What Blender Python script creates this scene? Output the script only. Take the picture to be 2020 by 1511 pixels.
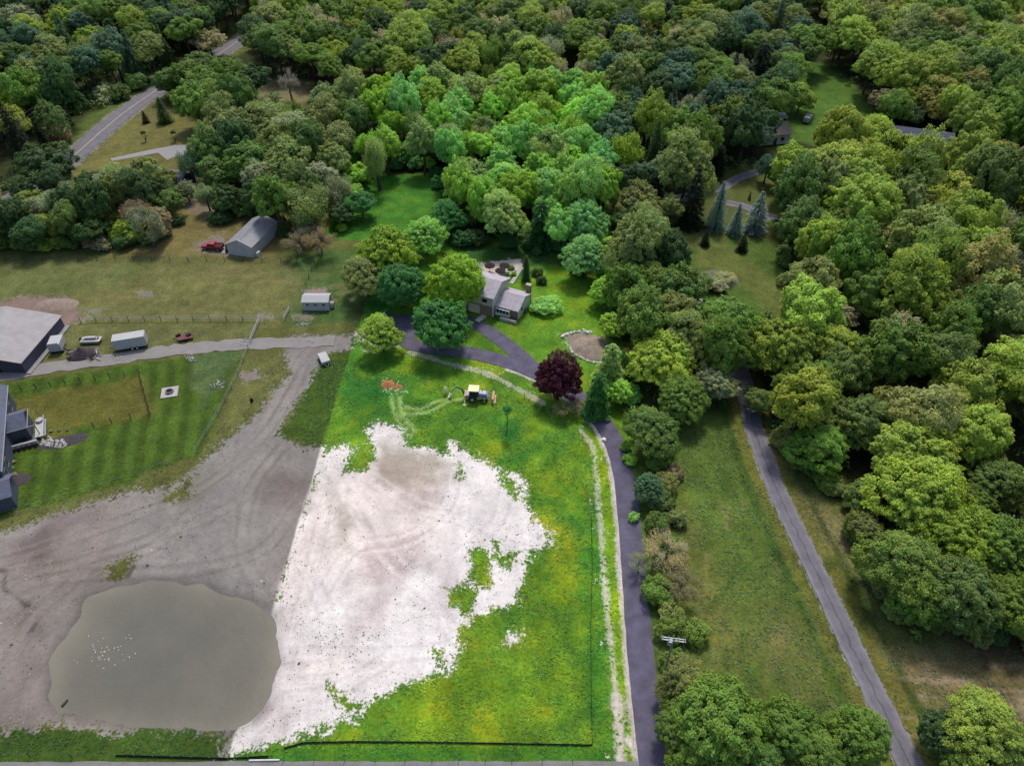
import bpy, math, random
import numpy as np
from mathutils import Vector, Matrix
R_ = math.radians
for o in list(bpy.data.objects): bpy.data.objects.remove(o)
scene = bpy.context.scene
COL = scene.collection
rng = np.random.default_rng(7); random.seed(7)

# ---------------------------------------------------------------- camera
CAM_H = 90.0; PITCH = R_(42.0); FPX = 1400.0
cam = bpy.data.cameras.new('camera'); cam.sensor_width = 36; cam.lens = FPX / 2020 * 36
cam.clip_start = 1; cam.clip_end = 6000
co = bpy.data.objects.new('camera', cam); COL.objects.link(co)
co.location = (0, 0, CAM_H); co.rotation_euler = (math.pi / 2 - PITCH, 0, 0)
scene.camera = co
# ---------------------------------------------------------------- light
SUN_EL = R_(60); SUN_AZ = R_(6)      # azimuth measured from +Y towards +X
w = bpy.data.worlds.new('World'); scene.world = w; w.use_nodes = True
nt = w.node_tree; nt.nodes.clear()
sky = nt.nodes.new('ShaderNodeTexSky'); sky.sky_type = 'NISHITA'; sky.sun_disc = False
sky.sun_elevation = SUN_EL; sky.sun_rotation = SUN_AZ; sky.air_density = 1.0; sky.dust_density = 2.5
bg = nt.nodes.new('ShaderNodeBackground'); bg.inputs[1].default_value = 0.15
wo = nt.nodes.new('ShaderNodeOutputWorld')
nt.links.new(sky.outputs[0], bg.inputs[0]); nt.links.new(bg.outputs[0], wo.inputs[0])
sl = bpy.data.lights.new('sun', 'SUN'); sl.energy = 2.35; sl.angle = R_(9); sl.color = (1, 0.95, 0.88)
so = bpy.data.objects.new('sun', sl); COL.objects.link(so)
sd = Vector((math.sin(SUN_AZ) * math.cos(SUN_EL), math.cos(SUN_AZ) * math.cos(SUN_EL), math.sin(SUN_EL)))
so.rotation_euler = sd.to_track_quat('Z', 'Y').to_euler(); so.location = (0, 0, 200)
vs = scene.view_settings; vs.view_transform = 'Standard'; vs.look = 'None'; vs.gamma = 1; vs.exposure = 0.42
vs.use_curve_mapping = False

# ---------------------------------------------------------------- helpers
SP, CP = math.sin(PITCH), math.cos(PITCH)
def G(px, py, z=0.0):
    """where the sight line through photo pixel (px, py) meets height z"""
    x = (px - 1010) / FPX; y = -(py - 755.5) / FPX
    d = (x, CP + y * SP, -SP + y * CP)
    t = (z - CAM_H) / d[2]
    return Vector((d[0] * t, d[1] * t, z))
def GL(pts, z=0.0): return np.array([G(a, b, z)[:2] for a, b in pts])
def pxm(X, Y, Z=0.0):
    """pixels per metre at a world point"""
    return FPX / (Y * CP + (CAM_H - Z) * SP)

def hashn(i, j, s):
    n = (i * 374761393 + j * 668265263 + s * 974711) & 0xffffffff
    n = ((n ^ (n >> 13)) * 1274126177) & 0xffffffff
    return ((n ^ (n >> 16)) & 0xffff) / 65535.0
def vnoise(x, y, scale, seed=0):
    x = np.asarray(x) / scale + 1000; y = np.asarray(y) / scale + 1000
    i = np.floor(x).astype(np.int64); j = np.floor(y).astype(np.int64)
    fx = x - i; fy = y - j; fx = fx * fx * (3 - 2 * fx); fy = fy * fy * (3 - 2 * fy)
    a = hashn(i, j, seed); b = hashn(i + 1, j, seed); c = hashn(i, j + 1, seed); d = hashn(i + 1, j + 1, seed)
    return (a * (1 - fx) + b * fx) * (1 - fy) + (c * (1 - fx) + d * fx) * fy
def fbm(x, y, scale, seed=0, n=4):
    s = 0; a = 0.5
    for k in range(n):
        s = s + a * vnoise(x, y, scale / 2 ** k, seed + k * 17); a *= 0.5
    return s / (1 - 0.5 ** n)
def seg_dist(x, y, p, q):
    d = q - p; L = (d ** 2).sum() + 1e-12
    t = np.clip(((x - p[0]) * d[0] + (y - p[1]) * d[1]) / L, 0, 1)
    return np.hypot(x - p[0] - t * d[0], y - p[1] - t * d[1])
def poly_sd(x, y, P):
    """signed distance, positive inside"""
    dist = np.full(np.shape(x), 1e9); ins = np.zeros(np.shape(x), bool)
    n = len(P)
    for k in range(n):
        a = P[k]; b = P[(k + 1) % n]
        dist = np.minimum(dist, seg_dist(x, y, a, b))
        if a[1] != b[1]:
            c = ((a[1] > y) != (b[1] > y)) & (x < (b[0] - a[0]) * (y - a[1]) / (b[1] - a[1]) + a[0])
            ins ^= c
    return np.where(ins, dist, -dist)
def line_dist(x, y, P):
    d = np.full(np.shape(x), 1e9)
    for k in range(len(P) - 1): d = np.minimum(d, seg_dist(x, y, P[k], P[k + 1]))
    return d
def smooth(P, n=6):
    """Catmull-Rom through the points"""
    P = [np.array(p, float) for p in P]
    Q = [2 * P[0] - P[1]] + P + [2 * P[-1] - P[-2]]; out = []
    for k in range(1, len(Q) - 2):
        for s in range(n):
            t = s / n; a, b, c, d = Q[k - 1:k + 3]
            out.append(0.5 * (2 * b + (c - a) * t + (2 * a - 5 * b + 4 * c - d) * t * t + (3 * b - a - 3 * c + d) * t ** 3))
    out.append(P[-1]); return np.array(out)

def np_mesh(name, V, F, mats=None):
    V = np.asarray(V, np.float32); F = np.asarray(F, np.int32)
    me = bpy.data.meshes.new(name); k = F.shape[1]
    me.vertices.add(len(V)); me.vertices.foreach_set('co', V.ravel())
    me.loops.add(F.size); me.loops.foreach_set('vertex_index', F.ravel())
    me.polygons.add(len(F)); me.polygons.foreach_set('loop_start', np.arange(0, F.size, k, dtype=np.int32))
    me.update(calc_edges=True)
    if mats: me.materials.append(mats)
    return me
def link(name, data=None, parent=None, loc=None, rot=None):
    o = bpy.data.objects.new(name, data); COL.objects.link(o)
    if parent: o.parent = parent
    if loc is not None: o.location = loc
    if rot is not None: o.rotation_euler = rot
    return o
def tag(o, label=None, cat=None, group=None, kind=None):
    if label: o['label'] = label
    if cat: o['category'] = cat
    if group: o['group'] = group
    if kind: o['kind'] = kind
    return o

class MB:
    """collects shapes in one mesh"""
    def __init__(s): s.v = []; s.f = []
    def add(s, V, F, M=None):
        b = len(s.v)
        for p in V:
            p = Vector(p); s.v.append(tuple(M @ p) if M is not None else tuple(p))
        for f in F: s.f.append([b + i for i in f])
        return s
    def box(s, c, d, rz=0.0, M=None, taper=1.0):
        x, y, z = [q / 2 for q in d]; T = Matrix.Translation(c) @ Matrix.Rotation(rz, 4, 'Z')
        if M is not None: T = M @ T
        V = [(-x, -y, -z), (x, -y, -z), (x, y, -z), (-x, y, -z)] + [(a * taper, b * taper, z) for a, b in ((-x, -y), (x, -y), (x, y), (-x, y))]
        return s.add(V, [(3, 2, 1, 0), (4, 5, 6, 7), (0, 1, 5, 4), (1, 2, 6, 5), (2, 3, 7, 6), (3, 0, 4, 7)], T)
    def tube(s, pts, r0, r1=None, n=6, M=None, cap=True):
        r1 = r0 if r1 is None else r1; pts = [Vector(p) for p in pts]; m = len(pts); V = []; F = []
        for k, p in enumerate(pts):
            a = pts[max(k - 1, 0)]; b = pts[min(k + 1, m - 1)]; t = (b - a).normalized()
            u = t.orthogonal().normalized() if abs(t.z) > .9 else t.cross(Vector((0, 0, 1))).normalized()
            v = t.cross(u); r = r0 + (r1 - r0) * k / (m - 1)
            for q in range(n):
                an = 2 * math.pi * q / n; V.append(p + (u * math.cos(an) + v * math.sin(an)) * r)
        for k in range(m - 1):
            for q in range(n):
                F.append((k * n + q, k * n + (q + 1) % n, (k + 1) * n + (q + 1) % n, (k + 1) * n + q))
        if cap: F.append(tuple(range(n))[::-1]); F.append(tuple((m - 1) * n + q for q in range(n)))
        return s.add(V, F, M)
    def prism(s, prof, y0, y1, M=None):
        """profile (x,z) list extruded along y"""
        n = len(prof); V = [(x, y0, z) for x, z in prof] + [(x, y1, z) for x, z in prof]
        F = [tuple(range(n)), tuple(range(2 * n - 1, n - 1, -1))] + [(k, n + k, n + (k + 1) % n, (k + 1) % n) for k in range(n)]
        return s.add(V, F, M)
    def disc(s, c, r, h, n=14, M=None, squash=1.0):
        V = []; 
        for z in (c[2], c[2] + h):
            for q in range(n): V.append((c[0] + r * math.cos(6.2832 * q / n), c[1] + squash * r * math.sin(6.2832 * q / n), z))
        F = [tuple(range(n))[::-1], tuple(range(n, 2 * n))] + [(q, (q + 1) % n, n + (q + 1) % n, n + q) for q in range(n)]
        return s.add(V, F, M)
    def wheel(s, c, r, w, n=16, M=None):
        V = []
        for y in (-w / 2, w / 2):
            for q in range(n): V.append((c[0] + r * math.cos(6.2832 * q / n), c[1] + y, c[2] + r * math.sin(6.2832 * q / n)))
        F = [tuple(range(n)), tuple(range(2 * n - 1, n - 1, -1))] + [(q, n + q, n + (q + 1) % n, (q + 1) % n) for q in range(n)]
        return s.add(V, F, M)
    def build(s, name, mat, parent=None, smooth_=False, bevel=0.0):
        me = bpy.data.meshes.new(name); me.from_pydata(s.v, [], s.f); me.materials.append(mat)
        if smooth_:
            for p in me.polygons: p.use_smooth = True
        me.update(); o = link(name, me, parent)
        import bmesh
        bm = bmesh.new(); bm.from_mesh(me); bmesh.ops.recalc_face_normals(bm, faces=bm.faces); bm.to_mesh(me); bm.free()
        if bevel:
            b = o.modifiers.new('bevel', 'BEVEL'); b.width = bevel; b.segments = 2; b.limit_method = 'ANGLE'
        return o
def thing(name, label, cat, loc, rz=0.0, group=None):
    o = link(name, None, None, loc, (0, 0, rz)); o.empty_display_size = 0.5
    return tag(o, label, cat, group)

# ---------------------------------------------------------------- materials
def new_mat(name):
    m = bpy.data.materials.new(name); m.use_nodes = True; t = m.node_tree; t.nodes.clear()
    out = t.nodes.new('ShaderNodeOutputMaterial'); b = t.nodes.new('ShaderNodeBsdfPrincipled')
    t.links.new(b.outputs[0], out.inputs[0]); b.inputs['Specular IOR Level'].default_value = 0.25
    return m, t, b, out
def nd(t, typ, **kw):
    n = t.nodes.new(typ)
    for k, v in kw.items():
        if k.startswith('i_'): n.inputs[int(k[2:])].default_value = v
        else: setattr(n, k, v)
    return n
def noise_fac(t, scale, lo=0.35, hi=0.65, a=0.7, b=1.3, detail=4, coord='Object', rough=0.6):
    tc = nd(t, 'ShaderNodeTexCoord'); n = nd(t, 'ShaderNodeTexNoise'); n.inputs['Scale'].default_value = scale
    n.inputs['Detail'].default_value = detail; n.inputs['Roughness'].default_value = rough
    t.links.new(tc.outputs[coord], n.inputs['Vector'])
    m = nd(t, 'ShaderNodeMapRange'); m.inputs[1].default_value = lo; m.inputs[2].default_value = hi
    m.inputs[3].default_value = a; m.inputs[4].default_value = b
    t.links.new(n.outputs[0], m.inputs[0]); return m.outputs[0], n.outputs[0]
def scale_col(t, col, fac):
    m = nd(t, 'ShaderNodeVectorMath', operation='SCALE')
    if hasattr(col, 'is_linked'): t.links.new(col, m.inputs[0])
    else: m.inputs[0].default_value = col
    t.links.new(fac, m.inputs[3]); return m.outputs[0]
K_ALB = .80
def plain(name, col, rough=0.7, metal=0.0, var=0.15, scale=2.0, spec=0.25):
    m, t, b, o = new_mat(name)
    f, _ = noise_fac(t, scale, a=1 - var, b=1 + var)
    f2, _ = noise_fac(t, scale * 7, a=1 - var * .6, b=1 + var * .6)
    mm = nd(t, 'ShaderNodeMath', operation='MULTIPLY'); t.links.new(f, mm.inputs[0]); t.links.new(f2, mm.inputs[1])
    t.links.new(scale_col(t, [q_ * K_ALB for q_ in col[:3]], mm.outputs[0]), b.inputs['Base Color'])
    b.inputs['Roughness'].default_value = rough; b.inputs['Metallic'].default_value = metal
    b.inputs['Specular IOR Level'].default_value = spec
    return m
K_ALB = .80      # paint and stone albedos below are written for exposure 0
M = {}
M['bark'] = plain('bark', (0.09, 0.075, 0.06), .9, var=.35, scale=3)
M['pale_bark'] = plain('pale_bark', (0.22, 0.2, 0.18), .9, var=.3, scale=3)

def leaf_material():
    m, t, b, out = new_mat('foliage')
    oi = nd(t, 'ShaderNodeObjectInfo'); at = nd(t, 'ShaderNodeAttribute', attribute_type='INSTANCER', attribute_name='tint')
    add = nd(t, 'ShaderNodeVectorMath', operation='ADD')
    t.links.new(oi.outputs['Color'], add.inputs[0]); t.links.new(at.outputs['Vector'], add.inputs[1])
    v = nd(t, 'ShaderNodeAttribute', attribute_type='GEOMETRY', attribute_name='leafv')
    # slow hue drift through the crown: some boughs yellower than others
    f, _ = noise_fac(t, 1.3, a=0.0, b=1.0, detail=2)
    hs = nd(t, 'ShaderNodeMix', data_type='RGBA', blend_type='MULTIPLY'); t.links.new(f, hs.inputs[0])
    t.links.new(add.outputs[0], hs.inputs[6]); hs.inputs[7].default_value = (1.16, 1.05, 0.78, 1)
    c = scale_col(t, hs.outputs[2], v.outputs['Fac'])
    t.links.new(c, b.inputs['Base Color']); b.inputs['Roughness'].default_value = 0.55
    b.inputs['Specular IOR Level'].default_value = 0.2
    tr = nd(t, 'ShaderNodeBsdfTranslucent'); t.links.new(c, tr.inputs[0])
    mx = nd(t, 'ShaderNodeMixShader', i_0=0.38); t.links.new(b.outputs[0], mx.inputs[1]); t.links.new(tr.outputs[0], mx.inputs[2])
    t.links.new(mx.outputs[0], out.inputs[0]); return m
M['leaf'] = leaf_material()
# ================================================================= GROUND
PARCEL = GL([(740, 148), (1176, 152), (1316, 1560), (428, 1560), (757, 478), (640, 468)])
DRIVE = smooth(GL([(1312, 1800), (1298, 1600), (1290, 1511), (1276, 1400), (1262, 1270), (1250, 1130), (1240, 1010), (1227, 920), (1203, 855), (1160, 802), (1108, 762), (1052, 733), (1000, 714), (930, 697), (860, 688), (806, 676), (786, 640), (745, 622)]))
SPUR = smooth(GL([(1062, 738), (1030, 705), (985, 668), (940, 640), (905, 628), (850, 630)]))
LANE = smooth(GL([(1440, 610), (1452, 690), (1472, 770), (1488, 845), (1528, 955), (1577, 1060), (1640, 1190), (1702, 1320), (1762, 1440), (1830, 1590), (1910, 1800)]))
ROAD = smooth(GL([(-160, 470), (30, 392), (141, 311), (202, 258), (253, 217), (308, 179), (370, 142), (429, 109), (478, 75), (512, 48), (556, 12), (640, -50)]))
FARM = smooth(GL([(-120, 752), (0, 742), (120, 722), (240, 706), (330, 692), (390, 686), (470, 680), (580, 676), (660, 672)]))
BOTTOM = GL([(-300, 1533), (1262, 1531)])
FLANE = smooth(GL([(1330, 392), (1420, 372), (1455, 352), (1492, 340), (1530, 322)]))
FLANE2 = smooth(GL([(1432, 400), (1470, 408), (1510, 425), (1535, 430)]))
POND = smooth(GL([(105, 1330), (110, 1285), (150, 1225), (165, 1180), (215, 1160), (285, 1146), (345, 1147), (410, 1154), (440, 1172), (490, 1180), (530, 1200), (546, 1225), (545, 1290), (536, 1345), (518, 1395), (485, 1424), (440, 1440), (350, 1432), (250, 1424), (180, 1412), (120, 1400), (100, 1375), (105, 1330)]), 4)[:-1]

def axis(a, b, step, hi, g=1.035, lo=None):
    c = list(np.arange(a, b, step)); s = step; x = c[-1]
    while x < hi: s *= g; x += s; c.append(x)
    if lo is not None:
        s = step; x = a; d = []
        while x > lo: s *= g; x -= s; d.append(x)
        c = d[::-1] + c
    return np.array(c)
XS = axis(-72, 72, 0.36, 2600, 1.035, -2600); YS = axis(26, 172, 0.36, 4500, 1.03, -400)
X, Y = np.meshgrid(XS, YS); sh = X.shape; gx = X.ravel(); gy = Y.ravel()
N = len(gx)
gcol = np.tile(np.array([0.030, 0.042, 0.014]), (N, 1)); dcol = np.tile(np.array([0.255, 0.232, 0.210]), (N, 1)); dirt = np.full(N, -5.0); rag = np.full(N, 1.0)
gcol[gy < 36] = (.075, .10, .03); nz1 = fbm(gx, gy, 14, 3); nz2 = fbm(gx, gy, 4, 9); nz3 = fbm(gx, gy, 40, 21)
def grass(pts, col, feather=1.5, jit=2.0, world=False, strength=1.0):
    P = np.asarray(pts) if world else GL(pts)
    m = (gx > P[:, 0].min() - 8) & (gx < P[:, 0].max() + 8) & (gy > P[:, 1].min() - 8) & (gy < P[:, 1].max() + 8)
    s = poly_sd(gx[m], gy[m], P) + (nz2[m] - .5) * jit * 2
    k = (np.clip(s / feather + .5, 0, 1) * strength)[:, None]
    gcol[m] = gcol[m] * (1 - k) + np.array(col) * k
def gline(pts, wd, col, strength=1.0, world=False, jit=.3):
    P = np.asarray(pts) if world else smooth(GL(pts))
    m = (gx > P[:, 0].min() - 8) & (gx < P[:, 0].max() + 8) & (gy > P[:, 1].min() - 8) & (gy < P[:, 1].max() + 8)
    s = wd / 2 - line_dist(gx[m], gy[m], P) + (nz2[m] - .5) * jit
    k = (np.clip(s / .5 + .5, 0, 1) * strength)[:, None]
    gcol[m] = gcol[m] * (1 - k) + np.array(col) * k
def soil(pts, col=None, jit=2.0, world=False, cut=False, line=0, feather=1.0):
    P = np.asarray(pts) if world else (smooth(GL(pts)) if line else GL(pts))
    m = (gx > P[:, 0].min() - 9) & (gx < P[:, 0].max() + 9) & (gy > P[:, 1].min() - 9) & (gy < P[:, 1].max() + 9)
    s = (line / 2 - line_dist(gx[m], gy[m], P)) if line else poly_sd(gx[m], gy[m], P)
    s = s + (nz2[m] - .5) * jit
    if cut: dirt[m] = np.minimum(dirt[m], -s)
    else:
        if line or (P[:,0].max()-P[:,0].min()) < 9: rag[m] = np.where((s > -.8) & (dirt[m] < .8), .22 if line else .7, rag[m])
        dirt[m] = np.maximum(dirt[m], s)
        if col is not None:
            k = np.clip(s / feather + .7, 0, 1)[:, None]; dcol[m] = dcol[m] * (1 - k) + np.array(col) * k
def stain(pts, col, jit=2.0, feather=2.0, strength=.7, line=0):
    P = smooth(GL(pts)) if line else GL(pts)
    m = (gx > P[:, 0].min() - 8) & (gx < P[:, 0].max() + 8) & (gy > P[:, 1].min() - 8) & (gy < P[:, 1].max() + 8)
    s = ((line / 2 - line_dist(gx[m], gy[m], P)) if line else poly_sd(gx[m], gy[m], P)) + (nz2[m] - .5) * jit * 2
    k = (np.clip(s / feather + .5, 0, 1) * strength)[:, None]; dcol[m] = dcol[m] * (1 - k) + np.array(col) * k

# --- neighbours' land: turf in its plain colours, without the parcel's brightening
grass([(-400, 430), (40, 400), (150, 340), (330, 300), (420, 300), (700, 260), (740, 480), (440, 1560), (-400, 1560)], (0.085, 0.105, 0.032), 4)
grass([(30, 330), (140, 250), (300, 158), (330, 165), (300, 200), (140, 330), (60, 400)], (0.070, 0.112, 0.026), 2)
grass([(130, 345), (300, 195), (400, 230), (400, 290), (420, 330), (200, 350)], (0.115, 0.125, 0.042), 2)
grass([(350, 55), (520, 30), (520, 90), (420, 130), (400, 90)], (0.08, 0.11, 0.03), 2)
grass([(495, 150), (620, 160), (600, 215), (500, 205)], (0.14, 0.14, 0.07), 3)
grass([(300, 380), (440, 360), (560, 440), (560, 512), (200, 505), (330, 470)], (0.13, 0.125, 0.05), 3)
grass([(-300, 512), (600, 515), (640, 560), (590, 640), (0, 640), (-300, 640)], (0.112, 0.128, 0.048), 3)
grass([(-300, 512), (330, 520), (250, 560), (100, 590), (-200, 590)], (0.095, 0.130, 0.045), 6, strength=.8)
grass([(560, 500), (760, 490), (700, 640), (570, 640), (600, 560)], (0.05, 0.10, 0.028), 3)
grass([(60, 640), (510, 636), (490, 680), (60, 720)], (0.10, 0.12, 0.045), 2)
LAWN = [(-200, 765), (0, 757), (330, 710), (490, 680), (430, 840), (395, 895), (250, 950), (0, 1020), (-200, 1060)]
grass(LAWN, (0.046, 0.092, 0.013), 1, 1)
grass([(-60, 800), (275, 745), (300, 815), (60, 870)], (0.088, 0.100, 0.022), 2, 2)
# mowing stripes in the strip of lawn below the fence
Pl = GL(LAWN); mk = (poly_sd(gx, gy, Pl) > .3) & (poly_sd(gx, gy, GL([(-60, 800), (275, 745), (300, 815), (60, 870)])) < 0)
lx = gx * math.cos(.28) + gy * math.sin(.28)
st = np.sin(lx * 2 * math.pi / 3.4 + (nz1 - .5) * 2.5)
gcol[mk] *= (1 + 0.21 * np.tanh(2 * st[mk] + (nz2[mk] - .5) * 4))[:, None]
grass([(380, 700), (480, 690), (430, 760), (400, 800), (380, 740)], (0.07, 0.12, 0.045), 2)
grass([(490, 690), (570, 690), (540, 760), (470, 850), (400, 900), (440, 800)], (0.10, 0.12, 0.04), 2)
grass([(620, 700), (700, 690), (640, 890), (540, 860), (590, 790)], (0.042, 0.088, 0.014), 1.5)
# right side
grass([(1180, 430), (1560, 440), (1640, 600), (1500, 760), (1480, 900), (1200, 900)], (0.055, 0.08, 0.02), 3)
grass([(1330, 460), (1560, 480), (1580, 600), (1520, 760), (1370, 610)], (0.062, 0.116, 0.024), 2)
grass([(1320, 440), (1420, 470), (1540, 560), (1600, 650), (1560, 660), (1480, 580), (1380, 520)], (0.12, 0.13, 0.045), 3, strength=.45)
grass([(1230, 830), (1480, 815), (1570, 1060), (1700, 1330), (1800, 1580), (1320, 1580)], (0.072, 0.126, 0.026), 3)
grass([(1500, 1150), (1640, 1250), (1720, 1420), (1600, 1400), (1480, 1290)], (0.10, 0.125, 0.038), 6, strength=.7)
grass([(1340, 1000), (1420, 1100), (1480, 1300), (1400, 1290), (1330, 1180)], (0.11, 0.115, 0.035), 6, strength=.6)
grass([(1470, 780), (1620, 900), (1740, 1060), (1760, 1200), (2100, 1290), (2200, 1580), (1830, 1580), (1640, 1180), (1500, 860)], (0.088, 0.115, 0.032), 2)
grass([(1560, 960), (1690, 1040), (1720, 1130), (1640, 1090)], (0.20, 0.185, 0.10), 4, strength=.6)
grass([(1740, 1290), (2100, 1270), (2200, 1430), (1880, 1420)], (0.15, 0.135, 0.075), 5, strength=.9)
grass([(1880, 1240), (2200, 1240), (2200, 1310), (1940, 1300)], (0.06, 0.04, 0.03), 4, strength=.8)
grass([(1575, 125), (1640, 125), (1725, 215), (1740, 250), (1620, 290), (1490, 260), (1500, 220), (1600, 180)], (0.055, 0.125, 0.02), 2)
grass([(1380, 335), (1540, 310), (1540, 440), (1380, 440)], (0.075, 0.105, 0.03), 2)
nl = np.array([LANE[k + 1] - LANE[k] for k in range(len(LANE) - 1)]); nl = np.vstack([nl, nl[-1]]); nl = np.stack([-nl[:, 1], nl[:, 0]], 1); nl /= np.linalg.norm(nl, axis=1)[:, None]
for o_, wd_, c_, s_ in ((2.7, 2.0, (.13, .13, .03), .55), (-2.6, 1.8, (.13, .13, .03), .6), (4.6, .9, (.028, .062, .012), .7), (-4.4, 1.2, (.03, .075, .014), .7)):
    gline(LANE + nl * o_, wd_, c_, s_, world=True, jit=1.4)
for k in range(70):      # wind-laid streaks and dry patches in the rough fields
    q0_ = G(rng.uniform(1300, 1700), rng.uniform(880, 1480)); a_ = rng.uniform(.6, 1.5); l_ = rng.uniform(2, 7); gline([(q0_.x, q0_.y), (q0_.x + l_ * math.cos(a_), q0_.y + l_ * math.sin(a_))], rng.uniform(.4, 1.3), [(.035, .08, .014), (.15, .15, .06), (.08, .13, .02)][k % 3], rng.uniform(.25, .6), world=True, jit=1.2)
for k in range(46):
    q0_ = G(rng.uniform(1760, 2040), rng.uniform(1290, 1470)); l_ = rng.uniform(3, 9); gline([(q0_.x, q0_.y), (q0_.x + l_, q0_.y - rng.uniform(-.3, .8))], rng.uniform(.25, .7), [(.26, .23, .16), (.08, .09, .03)][k % 2], rng.uniform(.3, .7), world=True, jit=.6)
for k in range(60):
    q0_ = G(rng.uniform(-20, 700), rng.uniform(520, 640)); gline([(q0_.x, q0_.y), (q0_.x + rng.uniform(2, 9), q0_.y + rng.uniform(-1, 1))], rng.uniform(.5, 2.2), [(.075, .10, .03), (.16, .155, .075), (.10, .13, .05)][k % 3], rng.uniform(.2, .5), world=True, jit=2.5)
# --- the parcel: highlight brightening painted into the turf colour, up to the boundary
def inparcel(): return np.clip(poly_sd(gx, gy, PARCEL) / .25 + .5, 0, 1)[:, None]
pk = inparcel()
brightened_turf = np.array([0.078, 0.200, 0.018]) + (nz1 - .5)[:, None] * np.array([0.16, 0.13, -0.01]) + (nz2 - .5)[:, None] * np.array([0.06, 0.10, 0.0])
brightened_turf = np.clip(brightened_turf, 0.008, 1)
gcol = gcol * (1 - pk) + brightened_turf * pk
sv = gcol.copy()
grass([(840, 900), (960, 880), (1120, 940), (1150, 1100), (1130, 1300), (1180, 1490), (700, 1490), (880, 1340), (1030, 1180), (1090, 1080), (1030, 930)], (0.15, 0.27, 0.012), 9, 12, strength=.5)
grass([(1060, 1010), (1110, 1000), (1120, 1080), (1090, 1120), (1070, 1060)], (0.20, 0.27, 0.015), 7, 12, strength=.55)
grass([(1130, 980), (1200, 990), (1220, 1500), (1165, 1500)], (0.04, 0.18, 0.018), 1.5, 1, strength=.65)
grass([(450, 1492), (620, 1470), (1170, 1466), (1240, 1500), (1240, 1530), (440, 1530)], (0.035, 0.15, 0.015), 1.2, 1, strength=.8)
grass([(1155, 850), (1190, 860), (1212, 1000), (1240, 1250), (1262, 1500), (1225, 1500), (1200, 1200), (1180, 950)], (0.13, 0.27, 0.01), .8, .5, strength=.9)
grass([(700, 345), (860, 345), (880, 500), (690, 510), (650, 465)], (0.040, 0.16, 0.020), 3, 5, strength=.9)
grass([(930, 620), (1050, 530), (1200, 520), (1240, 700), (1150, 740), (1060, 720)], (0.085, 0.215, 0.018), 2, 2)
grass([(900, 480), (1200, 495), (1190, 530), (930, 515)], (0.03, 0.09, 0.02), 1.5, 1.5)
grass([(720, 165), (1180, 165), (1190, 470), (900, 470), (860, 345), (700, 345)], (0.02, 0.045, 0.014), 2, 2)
mot = fbm(gx, gy, 3.2, 88, 4); km = (np.clip((mot - .52) * 6, 0, 1) * .55)[:, None]; gcol = gcol * (1 - km) + (gcol * np.array([1.75, 1.18, .8])) * km
kd = (np.clip((.44 - mot) * 7, 0, 1) * .45)[:, None]; gcol = gcol * (1 - kd) + gcol * np.array([.45, .62, .8]) * kd
gcol = gcol * pk + sv * (1 - pk)
for pts in ([(772, 782), (776, 805), (792, 840), (812, 862)], [(788, 782), (794, 815), (818, 850)], [(790, 800), (830, 806), (860, 792), (886, 786)], [(796, 818), (845, 812), (884, 792), (920, 785)]):
    gline(pts, .75, (0.26, 0.42, 0.14), .75)

# --- bare soil
GREY = (0.255, 0.232, 0.210); PALE = (0.75, 0.69, 0.645)  # PALE: soil colour with the parcel's highlight brightening painted in
soil([(-300, 1090), (0, 1047), (90, 1022), (180, 992), (255, 965), (330, 960), (392, 918), (440, 868), (490, 838), (540, 775), (572, 738), (560, 700), (575, 662), (640, 660), (700, 662), (690, 690), (640, 700), (600, 775), (545, 860), (600, 880), (650, 872), (500, 1350), (470, 1440), (445, 1470), (430, 1445), (300, 1440), (215, 1450), (120, 1420), (60, 1445), (-300, 1460)], GREY, 1.6)
soil([(640, 892), (668, 876), (692, 890), (680, 930), (720, 925), (740, 905), (735, 870), (722, 845), (752, 828), (790, 848), (800, 878), (850, 882), (885, 900), (884, 868), (905, 880), (935, 900), (985, 925), (1025, 938), (1038, 985), (1050, 1030), (1075, 1045), (1083, 1075), (1050, 1092), (1035, 1130), (1020, 1190), (990, 1200), (960, 1212), (912, 1228), (906, 1290), (880, 1322), (800, 1342), (745, 1372), (690, 1415), (630, 1445), (560, 1462), (480, 1478), (430, 1495), (500, 1300)], None, 2.2)
for pts in ([(925, 1080), (958, 1075), (968, 1120), (958, 1160), (930, 1150)], [(965, 1068), (990, 1065), (985, 1090)], [(880, 1165), (925, 1150), (940, 1175), (925, 1215), (900, 1190)], [(905, 910), (912, 942), (915, 940), (908, 908)], [(985, 930), (1010, 935), (1020, 985), (995, 965)], [(975, 1095), (1030, 1085), (1000, 1120)], [(648, 1345), (672, 1370), (700, 1380), (735, 1400), (700, 1405), (660, 1390)], [(860, 1290), (872, 1285), (872, 1310)]):
    soil(pts, jit=1.6, cut=True)
pk1 = pk[:, 0:1]
dcol = dcol * (1 - pk1) + (np.array(PALE) * (1 + (nz1 - .5)[:, None] * .22)) * pk1
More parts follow.
